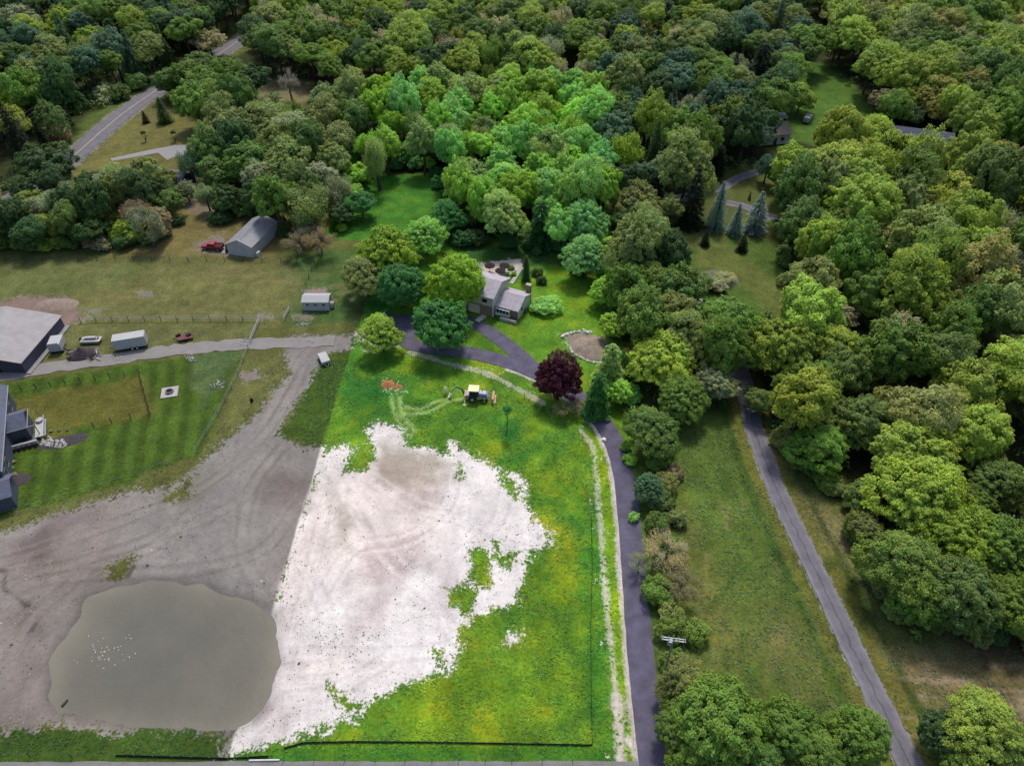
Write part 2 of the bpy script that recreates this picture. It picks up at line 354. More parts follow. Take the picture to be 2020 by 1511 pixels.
for pts, c, s in (([(750, 880), (850, 895), (880, 930), (800, 960), (740, 950)], (0.40, 0.35, 0.27), .6), ([(780, 950), (860, 960), (850, 1010), (790, 980)], (0.5, 0.42, 0.37), .5),
                  ([(640, 960), (690, 970), (700, 1090), (660, 1080), (650, 1020)], (0.38, 0.35, 0.27), .5), ([(720, 1080), (800, 1070), (800, 1170), (760, 1240), (690, 1260), (700, 1150)], (0.58, 0.48, 0.46), .6),
                  ([(520, 1400), (640, 1370), (640, 1420), (530, 1440)], (0.58, 0.48, 0.46), .6), ([(555, 1130), (590, 1130), (600, 1300), (550, 1300)], (0.60, 0.52, 0.5), .5),
                  ([(850, 1120), (960, 1060), (900, 1180), (850, 1200)], (0.6, 0.51, 0.5), .4)):
    stain(pts, np.array(c) * .88, 5, 4, min(.95, s * 1.45))
for pts, c, s in (([(20, 1075), (90, 1060), (100, 1100), (50, 1130)], (0.13, 0.10, 0.10), .7), ([(120, 1020), (210, 1000), (190, 1030), (100, 1060)], (0.16, 0.125, 0.125), .7),
                  ([(510, 940), (560, 930), (620, 945), (600, 1010), (550, 1015), (510, 985)], (0.155, 0.125, 0.11), .7), ([(15, 1220), (50, 1200), (70, 1230), (30, 1245)], (0.15, 0.11, 0.10), .6),
                  ([(0, 1120), (150, 1130), (220, 1110), (150, 1180), (0, 1180)], (0.19, 0.17, 0.155), .5), ([(300, 980), (380, 930), (430, 930), (360, 1010)], (0.17, 0.16, 0.11), .5),
                  ([(560, 660), (680, 660), (600, 700), (560, 740)], (0.24, 0.20, 0.18), .8), ([(-50, 1380), (60, 1400), (60, 1440), (-50, 1440)], (0.15, 0.12, 0.11), .5)):
    stain(pts, c, 3, 4, s)
# weeds creeping into the grey dirt
for pts in ([(200, 1118), (260, 1100), (250, 1125), (215, 1135)], [(330, 985), (380, 935), (370, 975)], [(60, 1440), (130, 1440), (220, 1450), (450, 1445), (440, 1500), (-50, 1500), (-50, 1450)]):
    soil(pts, jit=3.5, cut=True)
grass([(-100, 1435), (450, 1438), (450, 1510), (-100, 1510)], (0.035, 0.075, 0.012), 1, 1)
soil([(-60, 607), (60, 582), (130, 585), (170, 630), (120, 645), (60, 640), (-60, 640)], (0.23, 0.165, 0.135), 1.5)
soil([(385, 478), (440, 460), (455, 500), (470, 505), (400, 500)], (0.21, 0.18, 0.14), 2)
soil([(360, 395), (400, 385), (425, 430), (400, 430), (370, 410)], (0.20, 0.16, 0.11), 3)
soil([(600, 570), (640, 568), (648, 585), (600, 588)], (0.25, 0.195, 0.16), .8)
soil([(690, 525), (704, 515), (706, 540)], (0.24, 0.19, 0.14), .8)
soil([(475, 735), (505, 730), (515, 745), (480, 755)], (0.24, 0.2, 0.17), 1)
for p in ((285, 577), (185, 612), (600, 625), (520, 625)):
    soil([(p[0] - 12, p[1] - 4), (p[0] + 12, p[1] - 6), (p[0] + 14, p[1] + 5), (p[0] - 10, p[1] + 4)], (0.20, 0.19, 0.13), 2.5)
soil([(1000, 1245), (1030, 1240), (1035, 1265), (1000, 1275)], PALE, 2)
soil([(695, 660), (740, 640), (780, 640), (790, 680), (730, 690)], (0.42, 0.36, 0.31), 1.5)
soil([(755, 752), (775, 750), (780, 765), (760, 768)], (0.42, 0.13, 0.05), .5)
soil([(780, 757), (792, 757), (794, 768), (780, 768)], (0.45, 0.16, 0.07), .4)
soil([(1112, 662), (1150, 655), (1190, 668), (1195, 714), (1160, 706), (1128, 690)], (0.27, 0.22, 0.175), .6)
soil([(945, 520), (1025, 512), (1028, 530), (1000, 545), (950, 535)], (0.5, 0.42, 0.36), .5)
# gravel lines beside the drive
for pts, wd, c in (([(810, 694), (880, 716), (960, 737), (1030, 772), (1070, 795)], .8, (.42, .40, .28)), ([(1145, 850), (1168, 880), (1178, 960), (1187, 1060), (1198, 1200), (1213, 1340), (1222, 1420)], .55, (.5, .5, .36)),
                   ([(1216, 1375), (1222, 1440), (1224, 1500)], 1.1, (.6, .56, .5)), ([(1238, 1458), (1250, 1475)], 1.0, PALE), ([(930, 690), (1000, 722), (1035, 740)], .5, (.55, .5, .45))):
    soil(pts, c, .5, line=wd, feather=.4)
dv = np.vstack([DRIVE]); dd = line_dist(gx, gy, dv)
# driveway shoulder of pale stone, left side mostly
nrm = np.array([DRIVE[k + 1] - DRIVE[k] for k in range(len(DRIVE) - 1)]); nrm = np.vstack([nrm, nrm[-1]]); nrm = np.stack([-nrm[:, 1], nrm[:, 0]], 1); nrm /= np.linalg.norm(nrm, axis=1)[:, None]
SH = (DRIVE + nrm * 1.75)[:72]
soil(SH, (.55, .49, .46), .35, world=True, line=0.95, feather=.4) if False else None
sdm = 0.5 - line_dist(gx, gy, SH) + (nz2 - .5) * .5
rag = np.where((sdm > -.8) & (dirt < .8), .2, rag); dirt = np.maximum(dirt, sdm); k = np.clip(sdm / .4 + .6, 0, 1)[:, None]; dcol = dcol * (1 - k) + np.array((.56, .50, .47)) * k
dirt = np.maximum(dirt, np.where(line_dist(gx, gy, LANE) < 1.9, .1, -5)) 
sdr = 4.6 - line_dist(gx, gy, ROAD); dirt = np.maximum(dirt, np.minimum(sdr, .4) * 1.0)
# traffic and rain marks in the bare soil
def tracks(pts, off, col, st=.4, wd=.5):
    P = smooth(GL(pts)); T_ = np.gradient(P, axis=0); Nn = np.stack([-T_[:, 1], T_[:, 0]], 1); Nn /= np.linalg.norm(Nn, axis=1)[:, None] + 1e-9
    m = (gx > P[:, 0].min() - 8) & (gx < P[:, 0].max() + 8) & (gy > P[:, 1].min() - 8) & (gy < P[:, 1].max() + 8)
    for o_ in off:
        s = wd / 2 - line_dist(gx[m], gy[m], P + Nn * o_) + (nz2[m] - .5) * .8
        k = (np.clip(s / .4 + .5, 0, 1) * st)[:, None]; dcol[m] = dcol[m] * (1 - k) + np.array(col) * k
TG = (.15, .122, .10); TL = (.33, .295, .26)
for pts in ([(0, 1110), (120, 1070), (260, 1020), (400, 960), (500, 880), (560, 800), (600, 720)], [(-20, 1140), (150, 1110), (330, 1050), (470, 990), (540, 900)], [(0, 1200), (60, 1150), (200, 1130), (400, 1120), (520, 1080), (600, 980)], [(20, 1300), (60, 1220), (150, 1140)], [(560, 880), (500, 960), (480, 1080), (520, 1180)], [(380, 1010), (300, 1080), (180, 1120)], [(520, 830), (560, 760), (610, 690), (660, 665)]):
    tracks(pts, (-1.0, 1.0), TG, .32); tracks(pts, (-.55, 1.45, 0), TL, .25, .35)
TP = (.54, .46, .44); TW = (.80, .75, .73)
for pts in ([(650, 920), (700, 1010), (760, 1100), (850, 1180), (900, 1260)], [(590, 1100), (640, 1200), (640, 1320), (620, 1420)], [(560, 1290), (640, 1287), (760, 1290), (880, 1280)], [(555, 1318), (640, 1315), (700, 1300)], [(720, 940), (820, 1000), (960, 1040), (1060, 1070)], [(640, 1000), (620, 1100), (580, 1250), (540, 1380)], [(900, 920), (880, 1000), (800, 1060), (700, 1080), (640, 1160)], [(560, 1380), (660, 1360), (760, 1300)], [(1000, 950), (980, 1030), (900, 1100)]):
    tracks(pts, (-1.0, 1.0), TP, .45, .45); tracks(pts, (-.5, 1.5), TW, .5, .35)
na = fbm(gx, gy, 7, 51, 5); nb_ = fbm(gx, gy * .6 + gx * .25, 1.8, 63, 4); nc = fbm(gx, gy, 22, 70, 3)
dcol = dcol * (1 + (na - .5) * .34 + (nb_ - .5) * .34)[:, None]
kk = (np.clip((nc - .52) * 5, 0, 1) * .45)[:, None]; dcol = dcol * (1 - kk) + dcol * np.array([.98, .86, .80]) * kk
gcol = gcol * (1 + (na - .5) * .5 + (nb_ - .5) * .35)[:, None]
# ruts of a dried trickle and wet dark cracks
for pts in ([(0, 1125), (12, 1130), (8, 1160), (25, 1172), (40, 1185), (55, 1195)], [(70, 1230), (60, 1245)], [(250, 1135), (262, 1118)]): tracks(pts, (0,), (.07, .06, .055), .85, .45)
# shapes: pond basin, ruts, hummocks
psd = poly_sd(gx, gy, POND)
GH = (fbm(gx, gy, 3, 5) - .5) * .10 - .05
allroad = np.minimum.reduce([line_dist(gx, gy, p) for p in (DRIVE, SPUR, LANE, ROAD, FARM, BOTTOM, FLANE, FLANE2)])
rough = np.clip((dirt - 1) / 3, 0, 1) * np.clip((allroad - 5) / 4, 0, 1)
GH = GH + rough * ((fbm(gx, gy, 9, 33) - .5) * .9 + (vnoise(gx, gy, 1.1, 12) - .5) * .10)
bank = np.clip((psd + 3.5) / 5, 0, 1); GH = GH * (1 - bank) - 1.1 * np.clip((psd + 3.0) / 7, 0, 1) + (fbm(gx, gy, 2.5, 77) - .5) * .25 * bank
GH = np.where(allroad < 5, np.minimum(GH, -0.03), GH)
wet = (np.clip((psd + 1.6) / 1.5, 0, 1) * .8)[:, None]; dcol = dcol * (1 - wet) + dcol * wet * .55
I = np.arange(N).reshape(sh)
F = np.stack([I[:-1, :-1], I[:-1, 1:], I[1:, 1:], I[1:, :-1]], -1).reshape(-1, 4)
gm = np_mesh('ground', np.stack([gx, gy, GH], 1), F)
def attr(me, name, data, typ='FLOAT_COLOR', dom='POINT'):
    a = me.attributes.new(name, typ, dom)
    if typ == 'FLOAT_COLOR':
        d = np.ones((len(data), 4), np.float32); d[:, :3] = data; a.data.foreach_set('color', d.ravel())
    else: a.data.foreach_set('value', np.asarray(data, np.float32))
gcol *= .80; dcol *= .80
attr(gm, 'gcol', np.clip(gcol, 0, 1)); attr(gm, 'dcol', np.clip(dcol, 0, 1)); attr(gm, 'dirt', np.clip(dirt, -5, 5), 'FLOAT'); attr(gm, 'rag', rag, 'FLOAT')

def ground_mat():
    m, t, b, out = new_mat('ground'); L = t.links.new
    ga = nd(t, 'ShaderNodeAttribute', attribute_name='gcol'); da = nd(t, 'ShaderNodeAttribute', attribute_name='dcol'); di = nd(t, 'ShaderNodeAttribute', attribute_name='dirt')
    f1, n1 = noise_fac(t, 2.2, .3, .7, .55, 1.5, 6, rough=.75); f2, n2 = noise_fac(t, .35, .3, .7, .8, 1.2, 3)
    f3, n3 = noise_fac(t, .9, .35, .65, 0, .55, 4)
    mm = nd(t, 'ShaderNodeMath', operation='MULTIPLY'); L(f1, mm.inputs[0]); L(f2, mm.inputs[1])
    # turf: tussocks, some gone yellow
    yl = nd(t, 'ShaderNodeMix', data_type='RGBA', blend_type='MULTIPLY'); L(f3, yl.inputs[0]); L(ga.outputs['Color'], yl.inputs[6]); yl.inputs[7].default_value = (1.7, 1.15, .7, 1)
    gc = scale_col(t, yl.outputs[2], mm.outputs[0])
    # soil: streaks, pebbles, dark clods
    g1, _ = noise_fac(t, 1.1, .3, .7, .78, 1.12, 9, rough=.78); g2, _ = noise_fac(t, 3.2, .63, .72, 1.0, .42, 3); g3, _ = noise_fac(t, .12, .3, .7, .90, 1.08, 3)
    m2 = nd(t, 'ShaderNodeMath', operation='MULTIPLY'); L(g1, m2.inputs[0]); L(g2, m2.inputs[1]); m3 = nd(t, 'ShaderNodeMath', operation='MULTIPLY'); L(m2.outputs[0], m3.inputs[0]); L(g3, m3.inputs[1])
    dc = scale_col(t, da.outputs['Color'], m3.outputs[0])
    # ragged border
    e0_, en = noise_fac(t, .55, .3, .7, -1.5, 1.5, 8, rough=.8); e2_, _ = noise_fac(t, 2.6, .3, .7, -.9, .9, 4); es = nd(t, 'ShaderNodeMath', operation='ADD'); L(e0_, es.inputs[0]); L(e2_, es.inputs[1]); e1 = es.outputs[0]
    ad = nd(t, 'ShaderNodeMath', operation='ADD'); L(di.outputs['Fac'], ad.inputs[0]); ra = nd(t, 'ShaderNodeAttribute', attribute_name='rag'); rm = nd(t, 'ShaderNodeMath', operation='MULTIPLY'); L(e1, rm.inputs[0]); L(ra.outputs['Fac'], rm.inputs[1]); L(rm.outputs[0], ad.inputs[1])
    mr = nd(t, 'ShaderNodeMapRange'); mr.inputs[1].default_value = -.35; mr.inputs[2].default_value = .35; L(ad.outputs[0], mr.inputs[0])
    mx = nd(t, 'ShaderNodeMix', data_type='RGBA'); L(mr.outputs[0], mx.inputs[0]); L(gc, mx.inputs[6]); L(dc, mx.inputs[7])
    L(mx.outputs[2], b.inputs['Base Color']); b.inputs['Roughness'].default_value = .95; b.inputs['Specular IOR Level'].default_value = .1
    bp = nd(t, 'ShaderNodeBump'); bp.inputs['Strength'].default_value = .6; bp.inputs['Distance'].default_value = .25
    L(n1, bp.inputs['Height']); L(bp.outputs[0], b.inputs['Normal'])
    return m
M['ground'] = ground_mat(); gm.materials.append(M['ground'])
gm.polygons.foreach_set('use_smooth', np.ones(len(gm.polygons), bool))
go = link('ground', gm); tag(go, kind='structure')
def fcol(x, y):
    i = np.clip(np.searchsorted(XS, x), 0, len(XS) - 1); j = np.clip(np.searchsorted(YS, y), 0, len(YS) - 1); k = j * len(XS) + i
    return gcol[k], dirt[k], GH[k]

# --- water
def water_mat():
    m, t, b, o = new_mat('muddy_water'); f, n = noise_fac(t, .07, a=.86, b=1.12, detail=5)
    sh_ = nd(t, 'ShaderNodeAttribute', attribute_name='shallow'); mx = nd(t, 'ShaderNodeMix', data_type='RGBA'); t.links.new(sh_.outputs['Fac'], mx.inputs[0]); mx.inputs[6].default_value = (.100, .094, .070, 1); mx.inputs[7].default_value = (.148, .132, .098, 1)
    t.links.new(scale_col(t, mx.outputs[2], f), b.inputs['Base Color']); b.inputs['Roughness'].default_value = .14
    b.inputs['Specular IOR Level'].default_value = .4
    tc = nd(t, 'ShaderNodeTexCoord'); nn = nd(t, 'ShaderNodeTexNoise'); nn.inputs['Scale'].default_value = 1.3; nn.inputs['Detail'].default_value = 5; t.links.new(tc.outputs['Object'], nn.inputs[0])
    bp = nd(t, 'ShaderNodeBump'); bp.inputs['Strength'].default_value = .25; bp.inputs['Distance'].default_value = .15; t.links.new(nn.outputs[0], bp.inputs['Height']); t.links.new(bp.outputs[0], b.inputs['Normal'])
    return m
M['water'] = water_mat()
pc = POND.mean(0); V = [(pc[0], pc[1], -.48)]; F_ = []; sh_v = [0.0]; nP = len(POND); rings = [.3, .55, .72, .84, .92, 1.0, 1.09]; sv_r = [0, .05, .2, .42, .68, 1, 1]
for q, s_ in zip(rings, sv_r):
    for k in range(nP): p = pc + (POND[k] - pc) * q; V.append((p[0], p[1], -.48)); sh_v.append(float(np.clip(s_ * (.7 + .6 * vnoise(p[0], p[1], 5, 8)), 0, 1)))
F4 = []
for r_ in range(len(rings) - 1):
    for k in range(nP): a_ = 1 + r_ * nP; F4.append((a_ + k, a_ + nP + k, a_ + nP + (k + 1) % nP, a_ + (k + 1) % nP))
me = bpy.data.meshes.new('pond_water'); me.from_pydata(V, [], [(0, 1 + k, 1 + (k + 1) % nP) for k in range(nP)] + F4); me.update()
bmw = __import__('bmesh').new(); bmw.from_mesh(me); __import__('bmesh').ops.recalc_face_normals(bmw, faces=bmw.faces); bmw.to_mesh(me); bmw.free()
if me.polygons[0].normal.z < 0: me.flip_normals()
attr(me, 'shallow', sh_v, 'FLOAT'); me.materials.append(M['water']); tag(link('pond_water', me), kind='structure')

# --- roads
def asphalt(name, col, var=.12, stripe=None):
    m, t, b, o = new_mat(name)
    f, n = noise_fac(t, .5, .3, .7, 1 - var, 1 + var, 5); f2, n2 = noise_fac(t, 14, .3, .7, .82, 1.18, 3)
    mm = nd(t, 'ShaderNodeMath', operation='MULTIPLY'); t.links.new(f, mm.inputs[0]); t.links.new(f2, mm.inputs[1])
    c = scale_col(t, [q_ * .80 for q_ in col], mm.outputs[0])
    if stripe:   # worn edges and a tar crack wander along the lane (surface coordinate across the strip)
        uv = nd(t, 'ShaderNodeAttribute', attribute_name='across'); e, _ = noise_fac(t, .9, .3, .7, -.12, .12, 6)
        a = nd(t, 'ShaderNodeMath', operation='ADD'); t.links.new(uv.outputs['Fac'], a.inputs[0]); t.links.new(e, a.inputs[1])
        ab = nd(t, 'ShaderNodeMath', operation='ABSOLUTE'); t.links.new(a.outputs[0], ab.inputs[0])
        mr = nd(t, 'ShaderNodeMapRange'); mr.inputs[1].default_value = .015; mr.inputs[2].default_value = .12; mr.inputs[3].default_value = .62; mr.inputs[4].default_value = 1; t.links.new(ab.outputs[0], mr.inputs[0])
        m2 = nd(t, 'ShaderNodeMapRange'); m2.inputs[1].default_value = .55; m2.inputs[2].default_value = 1; m2.inputs[3].default_value = 1; m2.inputs[4].default_value = 1.35; t.links.new(ab.outputs[0], m2.inputs[0])
        q = nd(t, 'ShaderNodeMath', operation='MULTIPLY'); t.links.new(mr.outputs[0], q.inputs[0]); t.links.new(m2.outputs[0], q.inputs[1]); c = scale_col(t, c, q.outputs[0])
    t.links.new(c, b.inputs['Base Color']); b.inputs['Roughness'].default_value = .9; return m
M['drive'] = asphalt('asphalt_drive', (.100, .091, .132), .28); M['lane'] = asphalt('worn_asphalt', (.155, .145, .165), .2, True)
M['road'] = asphalt('road_asphalt', (.155, .145, .158), .16); M['farm'] = asphalt('gravel', (.235, .215, .20), .12); M['gravelroad'] = asphalt('grit', (.20, .19, .18), .15)
M['paint'] = plain('road_paint', (.5, .45, .3), .8); M['concrete'] = plain('concrete', (.27, .26, .25), .9)
def strip(name, P, wd, z, mat, rag=.12, world_step=1.2, label=None):
    Q = [P[0]]
    for k in range(len(P) - 1):
        n = max(1, int(np.linalg.norm(P[k + 1] - P[k]) / world_step))
        for s in range(1, n + 1): Q.append(P[k] + (P[k + 1] - P[k]) * s / n)
    Q = np.array(Q); T = np.gradient(Q, axis=0); Nn = np.stack([-T[:, 1], T[:, 0]], 1); Nn /= np.linalg.norm(Nn, axis=1)[:, None] + 1e-9
    ws = wd if np.ndim(wd) else np.full(len(Q), wd)
    a = Q + Nn * (ws / 2 + (rng.random(len(Q)) - .5) * rag)[:, None]; c = Q - Nn * (ws / 2 + (rng.random(len(Q)) - .5) * rag)[:, None]
    V = []; F = []; ac = []
    for k in range(len(Q)):
        for j in range(5):
            u = j / 4; p = a[k] * (1 - u) + c[k] * u; V.append((p[0], p[1], z + .03 * (1 - (2 * u - 1) ** 2))); ac.append(2 * u - 1)
        if k:
            for j in range(4): q = k * 5 + j; F.append((q - 5, q - 4, q + 1, q))
    me = np_mesh(name, V, F, mat); attr(me, 'across', ac, 'FLOAT'); o = link(name, me); tag(o, kind='structure'); return o
strip('driveway', DRIVE, 3.5, .030, M['drive'], .10); strip('driveway', SPUR, 3.3, .022, M['drive'], .10)
strip('lane', LANE, 3.0, .030, M['lane'], .25); strip('paved_road', ROAD, 7.2, .030, M['road'], .08)
strip('farm_track', FARM[:], 3.4, .026, M['farm'], .8); strip('gravel_road', BOTTOM, 3.4, .020, M['gravelroad'], .15)
strip('back_lane', FLANE, 3.0, .03, M['lane'], .2); strip('back_lane', FLANE2, 3.0, .026, M['lane'], .2)
strip('road_marking', ROAD, .22, .075, M['paint'], .0)
# parking court behind the dark tree
mb = MB(); mb.add([tuple(G(a, b_, .018)) for a, b_ in ((765, 622), (905, 615), (930, 632), (850, 655), (800, 672), (778, 650))], [tuple(range(6))]); tag(mb.build('parking_court', M['drive']), kind='structure')
mb = MB(); mb.add([tuple(G(a, b_, .02)) for a, b_ in ((217, 313), (300, 295), (345, 287), (398, 283), (418, 306), (345, 309), (330, 316), (312, 302), (222, 318))], [tuple(range(9))]); tag(mb.build('gravel_drive', M['concrete']), kind='structure')
# ================================================================= TREES
def rand_dirs(n, r):
    v = r.normal(size=(n, 3)); return v / np.linalg.norm(v, axis=1)[:, None]
def quads(P, Nn, U, su, sv_, fold=0.0):
    """leaf quads: centre P, normal Nn, long axis U"""
    U = U - (U * Nn).sum(1)[:, None] * Nn; U /= np.linalg.norm(U, axis=1)[:, None] + 1e-9; W = np.cross(Nn, U)
    su = np.asarray(su).reshape(-1, 1) * np.ones((len(P), 1)); sv_ = np.asarray(sv_).reshape(-1, 1) * np.ones((len(P), 1))
    a = P - U * su; b = P + W * sv_ + Nn * fold * su; c = P + U * su; d = P - W * sv_ + Nn * fold * su
    V = np.stack([a, b, c, d], 1).reshape(-1, 3); F = np.arange(len(V)).reshape(-1, 4); return V, F
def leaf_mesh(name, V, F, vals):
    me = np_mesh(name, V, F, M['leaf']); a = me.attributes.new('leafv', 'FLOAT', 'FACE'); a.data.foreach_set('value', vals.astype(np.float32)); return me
def broad(seed, n=15000, tufts=130, ls=.038, kz=.8, dome=.3, rag=.08, th=.19, holes=.13, boughs=13, big=.23):
    """crown as a shell of pointed leaf tufts on uneven boughs, with some gaps"""
    r = np.random.default_rng(seed); zl = -.55 if kz < 1.1 else -.85
    def spread(m):
        D = rand_dirs(m * 8, r); D = D[D[:, 2] > zl]; out = [D[0]]; lim = 1 - (1.9 / m)
        for d in D[1:]:
            if (np.array(out) @ d).max() < lim: out.append(d)
            if len(out) >= m: break
        return np.array(out)
    B = spread(boughs); ba = r.normal(0, big, len(B)); S = spread(tufts); L = len(S); am = r.normal(0, rag, L)
    gone = r.random(L) < holes; am = np.where(gone, am - .26, am); w_ = 1.35 / math.sqrt(L) * 1.7
    size = r.uniform(.7, 1.35, L); li = r.choice(L, n, p=size ** 1.6 / (size ** 1.6).sum())
    off = rand_dirs(n, r) * (r.random(n) ** .6)[:, None]; d = S[li] + off * (w_ * size[li])[:, None]; d /= np.linalg.norm(d, axis=1)[:, None]
    ang = np.clip(np.linalg.norm(d - S[li], axis=1) / (w_ * size[li]), 0, 1)
    k = np.exp(9 * (S @ B.T - 1)); bl = (k * ba).sum(1) / (k.sum(1) + .15)
    rad = .88 + bl[li] + am[li] + th * size[li] * (1 - ang ** 1.3) - th * .4; rad = rad * r.uniform(.90, 1.0, n) + (r.random(n) > .90) * r.uniform(0, .07, n)
    P = d * rad[:, None]; P[:, 2] *= kz; P[:, 2] += np.where(P[:, 2] < 0, -P[:, 2] * dome, 0)
    Nn = d * .65 + (d - S[li]) / w_ * .5 + rand_dirs(n, r) * .5 + np.array([0, 0, .45]); Nn /= np.linalg.norm(Nn, axis=1)[:, None]
    s = ls * r.uniform(.5, 1.35, n); V, F = quads(P, Nn, rand_dirs(n, r), s, s * r.uniform(.45, .8, n), .15)
    tone = r.uniform(.86, 1.16, L) * (1 + bl * .3); vals = tone[li] * r.uniform(.78, 1.22, n)
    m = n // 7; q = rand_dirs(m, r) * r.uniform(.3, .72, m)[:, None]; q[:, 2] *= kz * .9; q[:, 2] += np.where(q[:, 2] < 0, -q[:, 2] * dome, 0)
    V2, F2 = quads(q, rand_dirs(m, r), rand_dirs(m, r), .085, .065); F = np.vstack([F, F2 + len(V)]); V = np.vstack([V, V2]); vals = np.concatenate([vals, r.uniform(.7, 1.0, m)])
    return leaf_mesh('broadleaf_crown', V, F, vals)
def conifer(seed, n=9000, tiers=17, flat=.55, taper=.85, ls=.045, kz=2.0, star=9, fluff=.0):
    r = np.random.default_rng(seed); Pm = []; Nm = []; Um = []; vv = []
    for k in range(tiers):
        h = (k + r.uniform(-.2, .2)) / tiers; R = (1 - h) ** taper * r.uniform(.82, 1.08) + .03; nb = max(5, int(star * (1 - .5 * h)))
        m = int(n * (R ** 1.2 + .05) / (tiers * .55))
        an0 = r.uniform(0, 6.28); b = r.integers(0, nb, m); rr = r.uniform(.15, 1, m) ** .7
        bl = r.uniform(.78, 1.12, nb)[b]; an = an0 + b * 6.2832 / nb + r.normal(0, .16 + fluff, m) * (1.1 - .5 * rr)
        z = (h * 2 - 1) * kz - rr ** 1.4 * .16 * kz * R * flat * 2 + r.normal(0, .02 * kz, m)
        P = np.stack([np.cos(an) * rr * R * bl, np.sin(an) * rr * R * bl, z], 1); U = np.stack([np.cos(an), np.sin(an), -.35 + r.normal(0, .3, m)], 1)
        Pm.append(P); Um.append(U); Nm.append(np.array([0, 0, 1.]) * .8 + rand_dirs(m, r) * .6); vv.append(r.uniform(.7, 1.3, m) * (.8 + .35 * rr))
    P = np.vstack(Pm); Nn = np.vstack(Nm); Nn /= np.linalg.norm(Nn, axis=1)[:, None]; U = np.vstack(Um)
    V, F = quads(P, Nn, U, ls * r.uniform(.8, 1.8, len(P)), ls * r.uniform(.3, .55, len(P)), .1)
    return leaf_mesh('conifer_crown', V, F, np.concatenate(vv))
def twiggy(seed, n=5200, kz=1.0, leaves=1800, ls=.028):
    """thin crown: bare twigs with a little new growth"""
    r = np.random.default_rng(seed); L = 34; D = rand_dirs(L, r); D[:, 2] = np.abs(D[:, 2]) * .9 - .25; D /= np.linalg.norm(D, axis=1)[:, None]
    li = r.integers(0, L, n); t = r.uniform(.25, 1, n) ** .6; P = D[li] * t[:, None] * r.uniform(.75, 1, L)[li][:, None] + rand_dirs(n, r) * (.19 * t)[:, None]; P[:, 2] *= kz
    U = D[li] + rand_dirs(n, r) * .5 + np.array([0, 0, .3]); Nn = rand_dirs(n, r)
    V, F = quads(P, Nn, U, r.uniform(.05, .11, n), .0065); vals = r.uniform(.7, 1.15, n)
    q = P[r.integers(0, n, leaves)] + rand_dirs(leaves, r) * .05; V2, F2 = quads(q, rand_dirs(leaves, r), rand_dirs(leaves, r), ls, ls * .7)
    return leaf_mesh('thin_crown', np.vstack([V, V2]), np.vstack([F, F2 + len(V)]), np.concatenate([vals, r.uniform(.8, 1.3, leaves)]))
def willowy(seed, n=9500, kz=1.5):
    r = np.random.default_rng(seed); L = 26; D = rand_dirs(L, r); D = D[D[:, 2] > -.7]; L = len(D)
    C = D * r.uniform(.45, .78, L)[:, None]; C[:, 2] *= kz; li = r.integers(0, L, n); rad = r.uniform(.22, .40, L)
    d = rand_dirs(n, r); P = C[li] + d * (rad[li] * r.uniform(.4, 1.1, n))[:, None] * np.array([1, 1, 1.5]); 
    Nn = rand_dirs(n, r) + D[li] * .5 + np.array([0, 0, .3]); Nn /= np.linalg.norm(Nn, axis=1)[:, None]
    U = np.array([0, 0, 1.]) + rand_dirs(n, r) * .8
    V, F = quads(P, Nn, U, .042 * r.uniform(.6, 1.5, n), .02 * r.uniform(.6, 1.4, n), .1)
    return leaf_mesh('willowy_crown', V, F, r.uniform(.85, 1.2, L)[li] * r.uniform(.7, 1.3, n))
PROTO = {
 'b': [broad(11), broad(12, tufts=160, kz=.85, th=.14), broad(13, tufts=100, kz=.75, big=.24), broad(14, tufts=140, kz=.95, rag=.09), broad(15, tufts=90, holes=.18, th=.20, big=.22)],
 'B': [broad(21, n=36000, tufts=250, ls=.0265, th=.15, kz=.85, boughs=16, big=.2), broad(22, n=34000, tufts=200, ls=.027, th=.17, kz=.8, big=.29, boughs=14, holes=.16), broad(23, n=36000, tufts=280, ls=.026, th=.13, kz=.95, boughs=18, big=.16)],
 'o': [broad(31, kz=1.25, dome=.1, tufts=150), broad(32, kz=1.4, dome=.1, tufts=130, big=.22)],
 'w': [willowy(41), willowy(42, kz=1.25), broad(43, n=12000, tufts=110, holes=.28, th=.24, kz=1.0, ls=.03, big=.25)],
 's': [conifer(51), conifer(52, tiers=20, star=11)],
 'p': [conifer(55, n=8500, tiers=9, flat=1.1, taper=.5, ls=.055, kz=1.5, star=8, fluff=.1), conifer(56, n=8000, tiers=8, flat=.8, taper=.45, ls=.055, kz=1.3, star=7, fluff=.14)],
 'c': [conifer(58, n=7000, tiers=30, taper=.45, kz=4.2, star=9, ls=.06, fluff=.3)],
 'g': [twiggy(61), twiggy(62, kz=1.15, leaves=900), twiggy(63, kz=.9, leaves=2600)],
 'u': [broad(71, n=6500, tufts=60, ls=.050, kz=.75, big=.25, th=.24), broad(72, n=6200, tufts=45, ls=.052, kz=.7, big=.32, th=.26)],
}
KZ = {'b': .85, 'B': .88, 'o': 1.32, 'w': 1.3, 's': 2.0, 'p': 1.4, 'c': 4.2, 'g': 1.0, 'u': .72}
